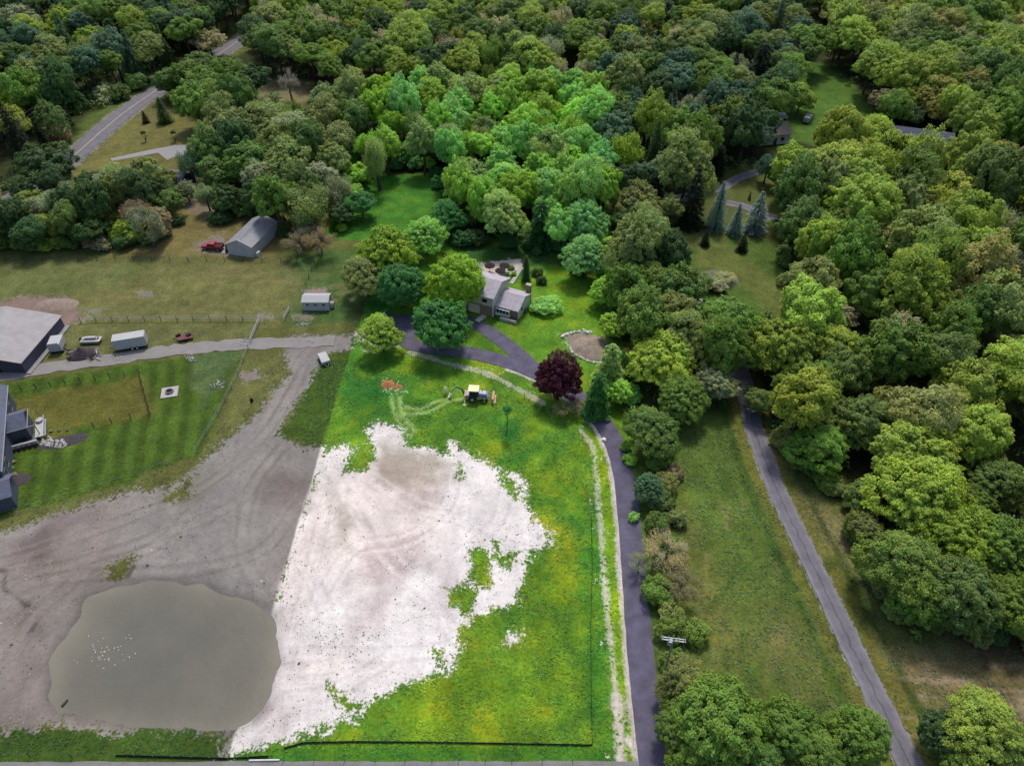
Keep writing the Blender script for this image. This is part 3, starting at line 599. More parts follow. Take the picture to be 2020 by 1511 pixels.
def trunk_mesh(kind):
    """unit trunk: foot at z=0, top at z=1, limbs reach into the crown"""
    mb = MB(); r = random.Random(len(kind) + ord(kind[0]))
    if kind in 'spc': mb.tube([(0, 0, 0), (.01, 0, .5), (0, 0, 1)], .035, .006, 6)
    elif kind == 'u':
        for k in range(5): a = k * 1.26; mb.tube([(0, 0, 0), (.12 * math.cos(a), .12 * math.sin(a), .4), (.3 * math.cos(a), .3 * math.sin(a), .85)], .03, .008, 4)
    else:
        mb.tube([(0, 0, 0), (.015, .01, .3), (-.01, .02, .6), (.01, 0, .95)], .032, .007, 7)
        for k in range(8):
            a = k * .785 * 1.9 + r.uniform(-.3, .3); h = .30 + .07 * k; l = r.uniform(.16, .26) * (1.3 - h * .7)
            mb.tube([(.01, .01, h), (l * .5 * math.cos(a), l * .5 * math.sin(a), h + .10), (l * math.cos(a), l * math.sin(a), h + .24)], .013, .004, 4)
    o = mb.build('trunk', M['bark']); me = o.data; bpy.data.objects.remove(o); return me
TRUNK = {k: trunk_mesh(k) for k in PROTO}
pale_trunk = TRUNK['g'].copy(); pale_trunk.materials.clear(); pale_trunk.materials.append(M['pale_bark']); TRUNK['g'] = pale_trunk
KIND = {'b': 'broadleaf_tree', 'B': 'broadleaf_tree', 'o': 'broadleaf_tree', 'w': 'willowy_tree', 's': 'spruce_tree', 'p': 'pine_tree', 'c': 'cypress_tree', 'g': 'bare_tree', 'u': 'bush'}
CATS = {'b': 'tree', 'B': 'tree', 'o': 'tree', 'w': 'tree', 's': 'spruce tree', 'p': 'pine tree', 'c': 'cypress tree', 'g': 'bare tree', 'u': 'bush'}
CC = {'yg': (.130, .185, .030), 'lime': (.120, .165, .022), 'green': (.068, .118, .020), 'mid': (.054, .094, .022), 'dark': (.026, .055, .017), 'olive': (.098, .126, .038), 'bluegreen': (.042, .085, .048),
      'sage': (.13, .155, .085), 'tan': (.19, .185, .10), 'brown': (.125, .11, .065), 'grey': (.26, .24, .22), 'maroon': (.065, .014, .030), 'rust': (.145, .150, .040), 'bluespruce': (.085, .14, .125), 'black': (.015, .028, .014),
      'pyg': (.185, .34, .028), 'plime': (.23, .38, .05), 'pgreen': (.14, .275, .035), 'pmid': (.118, .245, .055), 'pdeep': (.036, .115, .030), 'psage': (.22, .33, .10), 'pblue': (.11, .225, .072), 'ptan': (.38, .36, .20), 'pdark': (.02, .07, .02)}  # p-colours: parcel foliage, the same highlight brightening put into the leaf colour
CN = {'yg': 'yellow-green', 'lime': 'fresh light green', 'green': 'plain green', 'mid': 'mid green', 'dark': 'dark green', 'olive': 'olive', 'bluegreen': 'bluish green', 'sage': 'pale sage', 'tan': 'tan', 'brown': 'brownish',
      'grey': 'ash grey', 'maroon': 'deep maroon', 'rust': 'rusty gold', 'bluespruce': 'silvery blue', 'black': 'near-black green', 'pyg': 'bright yellow-green', 'plime': 'bright lime', 'pgreen': 'bright green', 'pmid': 'brightened blue-green',
      'pdeep': 'deep green', 'psage': 'pale silvery green', 'pblue': 'cool blue-green', 'ptan': 'straw coloured', 'pdark': 'very dark green'}
for k_ in CC: CC[k_] = tuple(min(.6, v * (2.3 if k_ not in ('maroon', 'grey', 'black', 'pyg', 'plime', 'ptan', 'psage') else 1.3)) for v in CC[k_])
TREES = []
def plant(base, R, kind, colr, label=None, group=None, H=None, crown_k=None, jitter=.07, near=None):
    """one tree: Empty at the foot > crown, trunk"""
    r = rng; kz = crown_k or KZ[kind]; ch = R * kz
    if kind in 'sc': H = H or 2 * ch + .3
    elif kind == 'p': H = H or 2 * ch + 1.5
    elif kind == 'u': H = H or 2 * ch * .92
    else: H = H or max(2 * ch * 1.07, 2 * ch + .9)
    t = thing(KIND[kind], label, CATS[kind], (base[0], base[1], -.06), r.uniform(0, 6.28), group)
    me = PROTO[kind][int(r.integers(0, len(PROTO[kind])))] if near is None else PROTO[kind][near % len(PROTO[kind])]
    c = link('crown', me, t, (0, 0, H - ch)); c.scale = (R * r.uniform(.94, 1.06), R * r.uniform(.94, 1.06), R * kz / KZ[kind])
    j = 1 + r.uniform(-jitter, jitter) * 2; b = np.array(CC[colr]) * j * (1 + r.uniform(-.08, .08, 3)); c.color = (*b, 1)
    k = link('trunk', TRUNK[kind], t); k.scale = (H * (1.0 if kind != 'g' else 1.2), H * (1.0 if kind != 'g' else 1.2), (H - ch * .2) if kind != 'u' else H * .8)
    TREES.append((base[0], base[1], R, H)); return t
def from_px(cx, cy, rp, kind, H=None, kz=None):
    """foot, radius, height of a tree whose crown shows centred at (cx, cy) with half-width rp in the photo"""
    kz = kz or KZ[kind]; R = rp / 9.0; hc = 5.0
    for _ in range(8):
        ch = R * kz; h = H or (2 * ch + .3 if kind in 'sc' else 2 * ch + 1.5 if kind == 'p' else 2 * ch * .92 if kind == 'u' else max(2 * ch * 1.07, 2 * ch + .9)); hc = h - ch
        p = G(cx, cy, hc); R = rp / pxm(p.x, p.y, hc)
    return p, R, h
HAND = []
def T(cx, cy, rp, kind, colr, label, group=None, H=None, kz=None, near=None):
    p, R, h = from_px(cx, cy, rp, kind, H, kz); HAND.append((p.x, p.y, R)); plant(p, R, kind, colr, label, group, h, kz, near=near)

# left of the parcel
T(335, 165, 32, 'b', 'mid', 'round green tree overhanging the right edge of the paved road')
T(385, 205, 40, 'b', 'green', 'broad green tree beside the roadside lawn, right of the two conifers', H=13)
T(432, 190, 32, 'b', 'green', 'green tree between the broad roadside tree and the bluish pine', H=12)
T(470, 190, 24, 'p', 'bluegreen', 'bluish pine at the right end of the roadside lawn trees')
T(318, 215, 20, 's', 'dark', 'dark broad spruce at the corner of the roadside lawn', kz=1.25)
T(284, 229, 9, 's', 'black', 'small dark cone-shaped conifer beside the paved road', kz=1.3)
T(92, 330, 56, 'b', 'dark', 'wide dark tree hiding the near end of the paved road')
T(44, 200, 32, 'b', 'olive', 'olive round tree at the left frame edge above the utility pole')
T(98, 232, 27, 'o', 'mid', 'upright smooth green tree left of the roadside grass', H=15)
T(25, 258, 32, 's', 'black', 'tall near-black spruce behind the roadside utility pole')
T(78, 262, 15, 'c', 'black', 'slim dark cypress against the roadside grass', kz=2.2)
T(112, 268, 24, 'u', 'brown', 'brownish bush at the foot of the upright green tree')
T(412, 83, 29, 'w', 'tan', 'pale tan tree with open branches beside the distant road', kz=.95)
T(392, 128, 32, 'b', 'mid', 'round green tree left of the far bend of the road')
T(447, 130, 26, 'b', 'dark', 'dark round tree in front of the far bend of the road')
T(640, 147, 24, 'b', 'maroon', 'dark maroon tree among the greens beyond the top left parcel corner')
T(500, 165, 20, 'g', 'grey', 'bare grey tree left of the slimmer bare tree on the tan clearing')
T(570, 165, 22, 'g', 'grey', 'slim bare grey tree standing on the tan clearing', kz=1.3)
T(545, 208, 26, 'p', 'bluegreen', 'dark bluish pine in front of the tan clearing')
T(692, 165, 27, 'b', 'lime', 'light green round tree just right of the maroon tree')
T(185, 80, 34, 'b', 'lime', 'bright rounded tree standing out in the woods left of the road')
T(205, 92, 26, 'w', 'sage', 'pale sage tree in front of the bright rounded one left of the road')
T(258, 110, 26, 's', 'bluegreen', 'bluish spruce in the woods left of the road, right of the sage tree')
T(240, 98, 22, 's', 'bluespruce', 'pale blue spruce left of the darker bluish spruce by the road woods')
T(122, 88, 16, 'b', 'yg', 'small yellow-green tree above the half-hidden grey roof')
T(205, 190, 30, 'u', 'sage', 'low sage shrubs by the second roadside pole', H=5)
T(232, 183, 22, 'u', 'mid', 'green shrub clump on the far verge of the paved road')
T(270, 163, 20, 'u', 'mid', 'green shrub clump farther along the far verge')
for a in ((452, 262, 52, 'olive', 'olive leafy tree, leftmost of the big ones above the white shed'), (525, 262, 50, 'olive', 'olive leafy tree in the middle of the row above the white shed'), (598, 282, 52, 'sage', 'sage coloured tree right of centre above the white shed'),
          (655, 290, 44, 'olive', 'olive tree against the parcel line above the white shed'), (490, 322, 48, 'mid', 'green tree in the second row above the white shed'), (560, 335, 52, 'olive', 'broad olive tree in the second row, nearer the parcel line'),
          (625, 352, 44, 'sage', 'sage tree in the second row against the parcel line'), (520, 385, 42, 'dark', 'dark tree right behind the white shed roof')):
    T(a[0], a[1], a[2], 'b', a[3], a[4], 'trees above the white shed', near=None)
T(605, 405, 50, 'w', 'olive', 'tall loose olive tree right of the white shed', kz=1.0)
T(585, 478, 32, 'g', 'brown', 'brown bare thicket right of the white shed, left one', kz=.7); T(630, 475, 34, 'g', 'brown', 'brown bare thicket right of the white shed, right one', kz=.7); T(608, 462, 26, 'u', 'brown', 'brownish bush inside the bare thicket')
T(375, 330, 26, 'w', 'bluegreen', 'leaning bluish-green tree above the tan path', kz=1.4)
T(405, 385, 22, 'w', 'sage', 'slender sage tree beside the tan path')
T(448, 392, 34, 'b', 'dark', 'dark tree left of the white shed'); T(432, 345, 34, 'b', 'mid', 'green tree behind the dark one left of the white shed')
T(270, 418, 30, 'w', 'brown', 'brownish tree in the left woods above the pasture'); T(252, 455, 34, 'u', 'lime', 'bright green bushy tree at the pasture edge'); T(310, 440, 26, 'b', 'brown', 'brown and green tree at the right end of the pasture woods')
T(100, 450, 30, 'u', 'lime', 'bright green bush at the pasture edge, far left'); T(115, 480, 15, 'u', 'lime', 'small bright green bush at the foot of the pasture woods'); T(120, 400, 40, 'w', 'sage', 'sage grey tree in the middle of the left woods', kz=1.0)
T(55, 400, 30, 'b', 'olive', 'olive tree near the left frame edge above the pasture'); T(185, 400, 36, 'w', 'sage', 'second sage tree in the left woods, nearer the brown one', kz=1.0); T(178, 452, 34, 'b', 'dark', 'dark tree between the two bright bushes at the pasture edge'); T(60, 462, 36, 'b', 'dark', 'dark tree at the left end of the pasture woods')
T(20, 430, 34, 'b', 'mid', 'green tree cut by the left frame edge above the pasture'); T(330, 400, 28, 'b', 'mid', 'green tree by the hidden house left of the tan path'); T(215, 360, 34, 'b', 'olive', 'olive tree below the gravel drive')
T(282, 262, 5, 'u', 'dark', 'tiny young tree on the roadside lawn, left one', H=3.2); T(341, 262, 5, 'u', 'dark', 'tiny young tree on the roadside lawn, right one', H=3.2)
# in the parcel
T(762, 500, 60, 'B', 'pyg', 'bright yellow-green maple behind the deep green one, left of the house', near=0)
T(722, 548, 42, 'B', 'olive', 'olive tree on the parcel line left of the bright maple', near=1)
T(793, 562, 50, 'B', 'pdeep', 'deep green tree between the two bright yellow-green ones', near=2)
T(838, 468, 36, 'B', 'pmid', 'fresh green tree behind the yellow-green maple', near=1)
T(897, 556, 56, 'B', 'pyg', 'bright round yellow-green tree beside the house', near=2, kz=1.0)
T(868, 640, 60, 'B', 'pdeep', 'deep green round tree above the curve of the driveway', near=0)
T(752, 660, 37, 'B', 'plime', 'small light green tree at the left of the parking court', near=1)
T(1102, 745, 43, 'B', 'maroon', 'maroon plum tree at the driveway junction', near=2, kz=1.1)
T(1108, 806, 20, 'g', 'brown', 'brown twiggy bush below the maroon tree, left one', kz=.7); T(1135, 796, 20, 'g', 'brown', 'brown twiggy bush below the maroon tree, right one', kz=.7)
T(1038, 527, 11, 'c', 'dark', 'tall dark columnar cypress behind the house', kz=2.6); T(1060, 536, 12, 'u', 'mid', 'green shrub right of the columnar cypress'); T(1068, 552, 11, 'u', 'dark', 'dark shrub at the corner of the back lawn')
T(885, 430, 34, 'B', 'pdeep', 'deep green tree at the right edge of the back meadow', near=1); T(962, 400, 38, 'B', 'pgreen', 'tall bright green tree behind the house', near=2, kz=1.3)
T(925, 350, 44, 'B', 'psage', 'pale silvery tree at the top right of the back meadow', near=0); T(1010, 365, 46, 'B', 'pmid', 'blue-green tree right of the tall bright green one', near=1); T(1070, 375, 48, 'B', 'pmid', 'blue-green tree in the middle of the parcel woods front row', near=2)
T(1130, 385, 42, 'B', 'pgreen', 'bright green tree near the right parcel line behind the house', near=0); T(1068, 435, 34, 'p', 'pdark', 'very dark pine at the front of the parcel woods'); T(1010, 440, 26, 'b', 'pdeep', 'dark tree beside the pine at the front of the parcel woods')
T(1160, 445, 42, 'B', 'pblue', 'pale blue-green tree at the right of the back lawn, upper one', near=2, kz=1.1); T(1158, 510, 42, 'B', 'pblue', 'pale blue-green tree at the right of the back lawn, lower one', near=1); T(1205, 490, 30, 'b', 'pgreen', 'bright green tree on the right parcel line by the blue-green pair')
T(1195, 575, 30, 'B', 'pgreen', 'bright green tree on the right edge of the house lawn', near=2); T(1208, 640, 28, 'B', 'plime', 'light green tree above the gravel pile', near=0); T(1205, 715, 36, 'p', 'psage', 'silvery pine right of the gravel pile'); T(1180, 768, 34, 'p', 'pdeep', 'brightened green pine beside the bend of the drive')
T(1222, 775, 26, 'b', 'pgreen', 'green tree overhanging the bend of the drive'); T(1235, 880, 12, 'u', 'pgreen', 'leafy bush leaning over the drive, upper one'); T(1244, 905, 15, 'u', 'pgreen', 'leafy bush leaning over the drive, lower one'); T(1252, 1020, 11, 'u', 'pmid', 'small bush at the right edge of the long drive')
T(742, 318, 27, 'w', 'psage', 'tall pale birch at the left edge of the back meadow', kz=2.0); T(766, 285, 23, 'w', 'plime', 'upright light green birch behind the pale one', kz=1.8); T(700, 345, 26, 'b', 'pgreen', 'green tree on the left parcel line beside the birches'); T(712, 400, 30, 'b', 'pdeep', 'dark tree shading the left of the back meadow'); T(670, 420, 26, 'b', 'dark', 'dark tree on the left parcel line by the white shed woods')
T(1000, 808, 11, 'w', 'pdeep', 'lone thin sapling in the meadow below the backhoe', H=6.5, kz=1.0, near=2)
for ch_ in [o for o in scene.objects if o.parent and o.parent.get('label', '').startswith('lone thin sapling') and o.name.startswith('trunk')]: ch_.scale = (3.2, 3.2, ch_.scale[2])
T(775, 190, 26, 'b', 'ptan', 'straw coloured tree inside the top left parcel corner'); T(795, 200, 18, 'g', 'tan', 'bare tan tree inside the top left parcel corner'); T(765, 228, 28, 'b', 'pyg', 'bright yellow-green tree near the top left parcel corner'); T(815, 250, 30, 'w', 'psage', 'pale tree above the shaded end of the back meadow'); T(860, 245, 30, 'b', 'pmid', 'blue-green tree above the shaded end of the back meadow'); T(825, 285, 26, 'b', 'pdark', 'very dark tree filling the top of the back meadow'); T(855, 300, 22, 'b', 'pdark', 'very dark tree at the top right of the back meadow'); T(800, 305, 20, 'b', 'pdeep', 'deep green tree at the top left of the back meadow')
# right of the parcel
T(1255, 400, 50, 'B', 'olive', 'olive spreading tree right of the parcel, above the rounder green one', near=0); T(1268, 470, 52, 'B', 'green', 'big round green tree right of the parcel, level with the house', near=2); T(1235, 440, 30, 'b', 'dark', 'dark tree between the parcel line and the round green tree')
T(1322, 410, 26, 'w', 'olive', 'thin yellowish tree left of the spruces'); T(1270, 562, 45, 'B', 'mid', 'green tree right of the parcel below the round green one', near=1); T(1330, 560, 40, 'B', 'mid', 'green tree above the half-hidden shed right of the parcel', near=0); T(1285, 620, 44, 'b', 'dark', 'dark tree in the hollow above the big olive one')
T(1305, 710, 64, 'B', 'yg', 'big rounded yellowish tree beside the right parcel line', near=0); T(1425, 640, 66, 'B', 'green', 'big green tree in the middle of the right-hand grove', near=1); T(1412, 755, 46, 'B', 'sage', 'pale greyish green tree left of the narrow lane', near=0)
T(1350, 790, 46, 'B', 'green', 'green tree between the olive and the pale greyish trees', near=2); T(1290, 850, 50, 'B', 'mid', 'green tree at the top of the right field, beside the drive', near=1); T(1280, 965, 30, 'B', 'bluegreen', 'bluish-green small tree beside the long drive', near=2)
T(1330, 930, 20, 'u', 'brown', 'brownish bush right of the bluish-green small tree'); T(1300, 1030, 22, 'u', 'mid', 'green bush above the grey thicket by the drive'); T(1335, 1020, 22, 'u', 'olive', 'olive bush above the grey thicket by the drive')
T(1315, 1085, 46, 'g', 'tan', 'tan twiggy thicket beside the long drive', kz=.7); T(1262, 1110, 25, 'g', 'sage', 'pale blossoming bush overhanging the long drive', kz=.8); T(1345, 1150, 40, 'g', 'brown', 'brown twiggy thicket at the edge of the right field', kz=.6); T(1320, 1210, 26, 'u', 'olive', 'low olive bush above the utility pole top'); T(1375, 1245, 24, 'u', 'green', 'low green bush right of the utility pole top')
T(1345, 1345, 44, 'B', 'olive', 'olive leafy tree at the foot of the utility pole', near=1); T(1420, 1420, 88, 'B', 'green', 'large green tree at the bottom of the right field', near=2); T(1335, 1440, 48, 'B', 'mid', 'green tree beside the bottom end of the drive', near=0); T(1375, 1500, 50, 'B', 'green', 'green tree cut by the bottom edge near the drive', near=1)
T(1565, 1440, 62, 'B', 'green', 'fresh green tree left of the narrow lane at the bottom', near=0); T(1690, 1450, 58, 'B', 'green', 'fresh green tree touching the left edge of the lane at the bottom', near=2); T(1620, 1495, 50, 'B', 'green', 'green tree cut by the bottom edge left of the lane', near=1); T(1500, 1500, 46, 'B', 'mid', 'green tree at the bottom edge right of the large green tree', near=0)
T(1950, 1445, 72, 'B', 'yg', 'yellow-green tree in the bottom right corner', near=1); T(1865, 1450, 46, 'B', 'dark', 'dark bushy tree left of the yellow-green corner tree', near=2); T(1905, 1500, 46, 'B', 'green', 'green tree cut by the bottom edge near the right corner', near=0)
T(1370, 385, 36, 's', 'black', 'tall near-black spruce, leftmost of the spruce row', kz=1.9); T(1420, 402, 25, 's', 'bluespruce', 'silvery blue spruce, tallest pale one of the row', kz=2.1); T(1455, 430, 20, 's', 'bluespruce', 'small silvery blue spruce in the middle of the row', kz=1.7); T(1497, 415, 29, 's', 'bluespruce', 'wide blue spruce at the right of the row in front of the turning area', kz=1.5)
T(1393, 467, 13, 's', 'black', 'small dark fir on the grass, left one', kz=1.3); T(1467, 476, 16, 's', 'black', 'small dark fir on the grass, right one', kz=1.2)
T(1480, 385, 4, 's', 'black', 'tiny dark conifer on the grass island of the back lane'); T(1515, 330, 26, 'w', 'bluegreen', 'grey-green tree where the back lane meets the woods', kz=1.1); T(1540, 345, 26, 'b', 'mid', 'green tree right of the back lane')
T(1548, 680, 74, 'B', 'lime', 'big light green tree right above the narrow lane', near=0); T(1500, 790, 0 + 30, 'b', 'mid', 'green tree leaning over the top of the narrow lane'); T(1590, 770, 62, 'B', 'green', 'green tree at the right of the lane bend', near=2); T(1660, 700, 60, 'B', 'lime', 'light green tree right of the big light green one', near=1); T(1608, 880, 50, 'B', 'green', 'deep leafy tree bulging over the verge right of the lane', near=1)
T(1690, 830, 60, 'B', 'mid', 'green tree behind the bulging verge tree', near=2); T(1800, 900, 84, 'B', 'yg', 'huge yellowish oak right of the lane', near=0); T(1910, 850, 70, 'B', 'yg', 'round yellow-green oak right of the huge yellowish one', near=2); T(1810, 985, 78, 'B', 'lime', 'light green oak in front of the huge yellowish one', near=1); T(1708, 1040, 36, 'B', 'olive', 'small olive tree at the grass edge right of the lane', near=0)
T(1790, 1120, 80, 'B', 'green', 'large deep green tree jutting over the grass right of the lane', near=1); T(1900, 1060, 76, 'B', 'lime', 'light green tree behind the large deep green one', near=0); T(1985, 1090, 70, 'B', 'green', 'green tree cut by the right frame edge, upper of the front pair', near=2); T(1900, 1170, 76, 'B', 'mid', 'deep green tree right of the large jutting one', near=2); T(2000, 1190, 66, 'B', 'green', 'green tree cut by the right frame edge, lower of the front pair', near=0); T(1810, 1190, 50, 'b', 'green', 'green tree at the lowest tip of the right woods')
T(1700, 410, 74, 'B', 'yg', 'broad yellowish oak below the grey roofs in the right woods', near=2); T(1650, 480, 64, 'B', 'lime', 'light green oak at the edge of the right-hand lawn', near=0); T(1640, 340, 60, 'B', 'yg', 'yellow-green oak left of the grey roofs', near=1); T(1730, 280, 46, 'B', 'lime', 'light green oak touching the left side of the grey roofs', near=1); T(1740, 330, 30, 'b', 'dark', 'dark tree below left of the grey roofs'); T(1802, 300, 17, 'b', 'mid', 'small green tree in front of the grey roofs'); T(1745, 470, 50, 'B', 'rust', 'rusty gold oak in the right woods', near=0); T(1830, 460, 56, 'B', 'bluegreen', 'bluish-green tree right of the rusty gold oak', near=2)
T(1880, 610, 52, 'B', 'olive', 'olive oak in the middle of the right woods', near=1); T(1960, 590, 32, 'b', 'rust', 'small rusty gold tree in the right woods'); T(1770, 560, 56, 'B', 'green', 'green tree in the middle of the right woods', near=0); T(1650, 620, 42, 'B', 'tan', 'pale tan oak behind the big light green trees', near=0)
for a in ((1395, 35, 20, 'left one'), (1425, 55, 14, 'small middle one'), (1470, 45, 24, 'right one')): T(a[0], a[1], a[2], 'g', 'grey', 'ash grey bare tree beyond the parcel near the tall dark conifer, ' + a[3], 'bare grey trees beyond the parcel')
for a in ((805, 40, 26, 'left of the pair'), (865, 30, 22, 'right of the pair')): T(a[0], a[1], a[2], 'g', 'grey', 'ash grey bare tree beyond the top of the parcel, ' + a[3], 'bare grey trees beyond the parcel')
T(1435, 22, 14, 's', 'black', 'tall dark conifer rising beyond the parcel'); T(1335, 90, 30, 'w', 'tan', 'pale tan tree right of the top right parcel corner'); T(650, 65, 32, 'w', 'tan', 'wide tan tree beyond the maroon one'); T(1270, 75, 26, 'b', 'olive', 'olive gold tree beyond the top right parcel corner'); T(905, 75, 22, 'w', 'rust', 'rusty tree beyond the top of the parcel'); T(1545, 95, 34, 'b', 'dark', 'dark tree left of the far lawn'); T(1500, 130, 34, 'p', 'black', 'near-black pine left of the far lawn'); T(1580, 195, 30, 'b', 'lime', 'light green tree in front of the far lawn'); T(1745, 200, 30, 'b', 'brown', 'brownish dark tree right of the far lawn'); T(1790, 225, 30, 'b', 'dark', 'dark tree behind the grey roofs')

T(1965, 955, 50, 'B', 'mid', 'green tree behind the front pair at the right frame edge', near=1); T(1930, 985, 36, 'B', 'green', 'small green tree in the gap left of the right frame edge', near=0)
# woods filled in tree by tree (positions drawn inside the outlines of each wood)
CLEAR = [GL(q) for q in ([(1585, 135), (1640, 135), (1725, 215), (1735, 250), (1640, 292), (1560, 280), (1570, 240)], [(1440, 335), (1540, 320), (1545, 440), (1400, 475), (1410, 380)], [(690, 350), (862, 350), (870, 455), (690, 480)], [(130, 330), (300, 185), (420, 230), (420, 310), (200, 345)], [(60, 290), (240, 190), (300, 160), (310, 180), (120, 330)], [(330, 400), (440, 380), (480, 450), (560, 520), (300, 520)], [(500, 150), (620, 165), (600, 210), (500, 200)], [(1750, 250), (1856, 256), (1866, 415), (1745, 405)])]
REG = [
 ('woods left of road', [(-160, -80), (520, -80), (505, 20), (430, 55), (350, 105), (290, 140), (225, 175), (150, 205), (90, 240), (-160, 270)], 8.6, ['mid', 'green', 'dark', 'olive', 'green', 'bluegreen', 'lime', 'sage'], 'bbbbwsp'),
 ('woods beyond parcel', [(520, -80), (1190, -80), (1195, 120), (1165, 140), (740, 138), (700, 150), (600, 130), (520, 120), (500, 60)], 8.4, ['green', 'olive', 'lime', 'dark', 'green', 'yg', 'tan', 'mid'], 'bbbbbw'),
 ('woods above white shed', [(430, 225), (520, 215), (600, 215), (730, 165), (700, 250), (670, 340), (655, 400), (600, 420), (540, 395), (480, 370), (420, 340), (400, 300)], 7.8, ['olive', 'sage', 'mid', 'olive', 'green', 'dark'], 'bbbw'),
 ('trees by the road bend', [(330, 140), (420, 140), (500, 130), (500, 180), (470, 215), (390, 220), (330, 190)], 8.4, ['mid', 'green', 'dark'], 'bbb'),
 ('pasture woods', [(-160, 350), (30, 345), (150, 330), (220, 345), (340, 340), (345, 400), (325, 415), (250, 432), (60, 438), (-160, 445)], 6.0, ['mid', 'dark', 'olive', 'dark', 'sage', 'mid'], 'bbbw'),
 ('parcel woods', [(748, 160), (1176, 160), (1188, 300), (1200, 410), (1140, 440), (1000, 430), (900, 400), (880, 330), (862, 290), (790, 285), (725, 300), (712, 250)], 7.2, ['pmid', 'pgreen', 'psage', 'pmid', 'plime', 'pgreen', 'pblue', 'pyg', 'pmid'], 'bbbbbw'),
 ('woods right of parcel', [(1205, -80), (1600, -80), (1600, 90), (1560, 180), (1500, 250), (1480, 300), (1400, 330), (1340, 370), (1300, 400), (1215, 400), (1195, 200)], 8.2, ['mid', 'olive', 'dark', 'green', 'bluegreen', 'lime', 'olive'], 'bbbbpsw'),
 ('right-hand grove', [(1225, 420), (1290, 430), (1330, 520), (1360, 620), (1450, 600), (1470, 720), (1420, 790), (1340, 800), (1310, 880), (1265, 900), (1245, 720)], 8.0, ['green', 'mid', 'olive', 'dark', 'green'], 'bbb'),
 ('big right-hand woods', [(1600, -80), (2240, -80), (2240, 1230), (2010, 1200), (1800, 1180), (1745, 1090), (1735, 960), (1650, 880), (1560, 800), (1505, 720), (1560, 600), (1610, 500), (1560, 430), (1555, 330), (1620, 290), (1700, 265), (1750, 220), (1730, 190), (1660, 130)], 9.0, ['lime', 'yg', 'yg', 'green', 'olive', 'lime', 'yg', 'mid', 'rust', 'green', 'tan'], 'bbbbbbbb'),
]
auto = []
HA = list(HAND)
for name, poly, sp, pal, kinds in REG:
    zc = 8.5; P = np.array([G(a, b, zc)[:2] for a, b in poly]); x0, y0 = P.min(0); x1, y1 = P.max(0); y1 = min(y1, 620)
    r = np.random.default_rng(abs(hash(name)) % 1000 if False else sum(map(ord, name)))
    nC = int((x1 - x0) * (y1 - y0) / (sp * sp) * 5); cx = r.uniform(x0, x1, nC); cy = r.uniform(y0, y1, nC)
    ok = (poly_sd(cx, cy, P) > 0) & (line_dist(cx, cy, ROAD) > 5.5) & (line_dist(cx, cy, LANE) > 4) & (line_dist(cx, cy, DRIVE) > 5) & (line_dist(cx, cy, FLANE) > 3.5)
    for C in CLEAR: ok &= poly_sd(cx, cy, C) < .5
    acc = []
    for q in np.nonzero(ok)[0]:
        X_, Y_ = cx[q], cy[q]; far = 1 + max(0, (Y_ - 250)) / 900
        R = r.uniform(.50, .80) * sp * far
        if any((X_ - a) ** 2 + (Y_ - b) ** 2 < (.60 * (R + c)) ** 2 for a, b, c in acc): continue
        if any((X_ - a) ** 2 + (Y_ - b) ** 2 < (.56 * (R + c)) ** 2 for a, b, c in HA): continue
        acc.append((X_, Y_, R)); cl = pal[int((fbm(np.array([X_]), np.array([Y_]), 38, 5, 2)[0] * 1.8 - .4 + r.normal(0, .22)) * len(pal)) % len(pal)]
        kd = kinds[int(r.integers(0, len(kinds)))]
        if kd in 'sp': cl = ['dark', 'black', 'bluegreen'][int(r.integers(0, 3))] if not cl.startswith('p') else 'pdark'
        if kd == 'w' and cl in ('dark', 'mid'): cl = 'sage'
        if cl == 'tan' : kd = 'w' if r.random() < .6 else 'g'
        Rk = R * {'s': .62, 'p': .8, 'w': .85, 'g': .9}.get(kd, 1.0)
        auto.append([X_, Y_, Rk, kd, cl, name, P])
    HA += acc
# size in the picture decides which stand as individuals (at most 300 trees of a kind in all)
def vis(a):
    s = pxm(a[0], a[1], 9); u = 1010 + a[0] * s
    return (s if -40 < u < 2060 else s * .3)
auto.sort(key=vis, reverse=True)
nh = sum(1 for t in TREES); NB = 285 - sum(1 for o in scene.objects if o.name.startswith('broadleaf_tree'))
keep = []; rest = []
for a in auto:
    if a[3] in 'bo':
        if NB > 0: keep.append(a); NB -= 1
        else: rest.append(a)
    else:
        if len(keep) < 900 and vis(a) > 3.9: keep.append(a)
        else: rest.append(a)
ORD = ['leftmost', 'second from left', 'third from left', 'fourth from left', 'fifth from left', 'sixth from left', 'seventh from left', 'eighth from left', 'ninth from left', 'tenth from left', 'eleventh from left', 'twelfth from left']
KW = {'b': 'broadleaf', 'w': 'loose tree', 's': 'spruce', 'p': 'pine', 'g': 'bare tree', 'o': 'broadleaf'}
groups = {}
for a in keep:
    yy = a[1]; ys = sorted(k[1] for k in keep if k[5] == a[5]); nb = max(1, round(len(ys) / 16)); b = min(nb - 1, int(nb * ys.index(yy) / len(ys)))
    groups.setdefault((a[5], b, nb, a[3], a[4]), []).append(a)
RO = ['front', 'second', 'third', 'fourth', 'fifth', 'sixth', 'seventh', 'eighth', 'ninth', 'tenth', 'eleventh', 'twelfth']
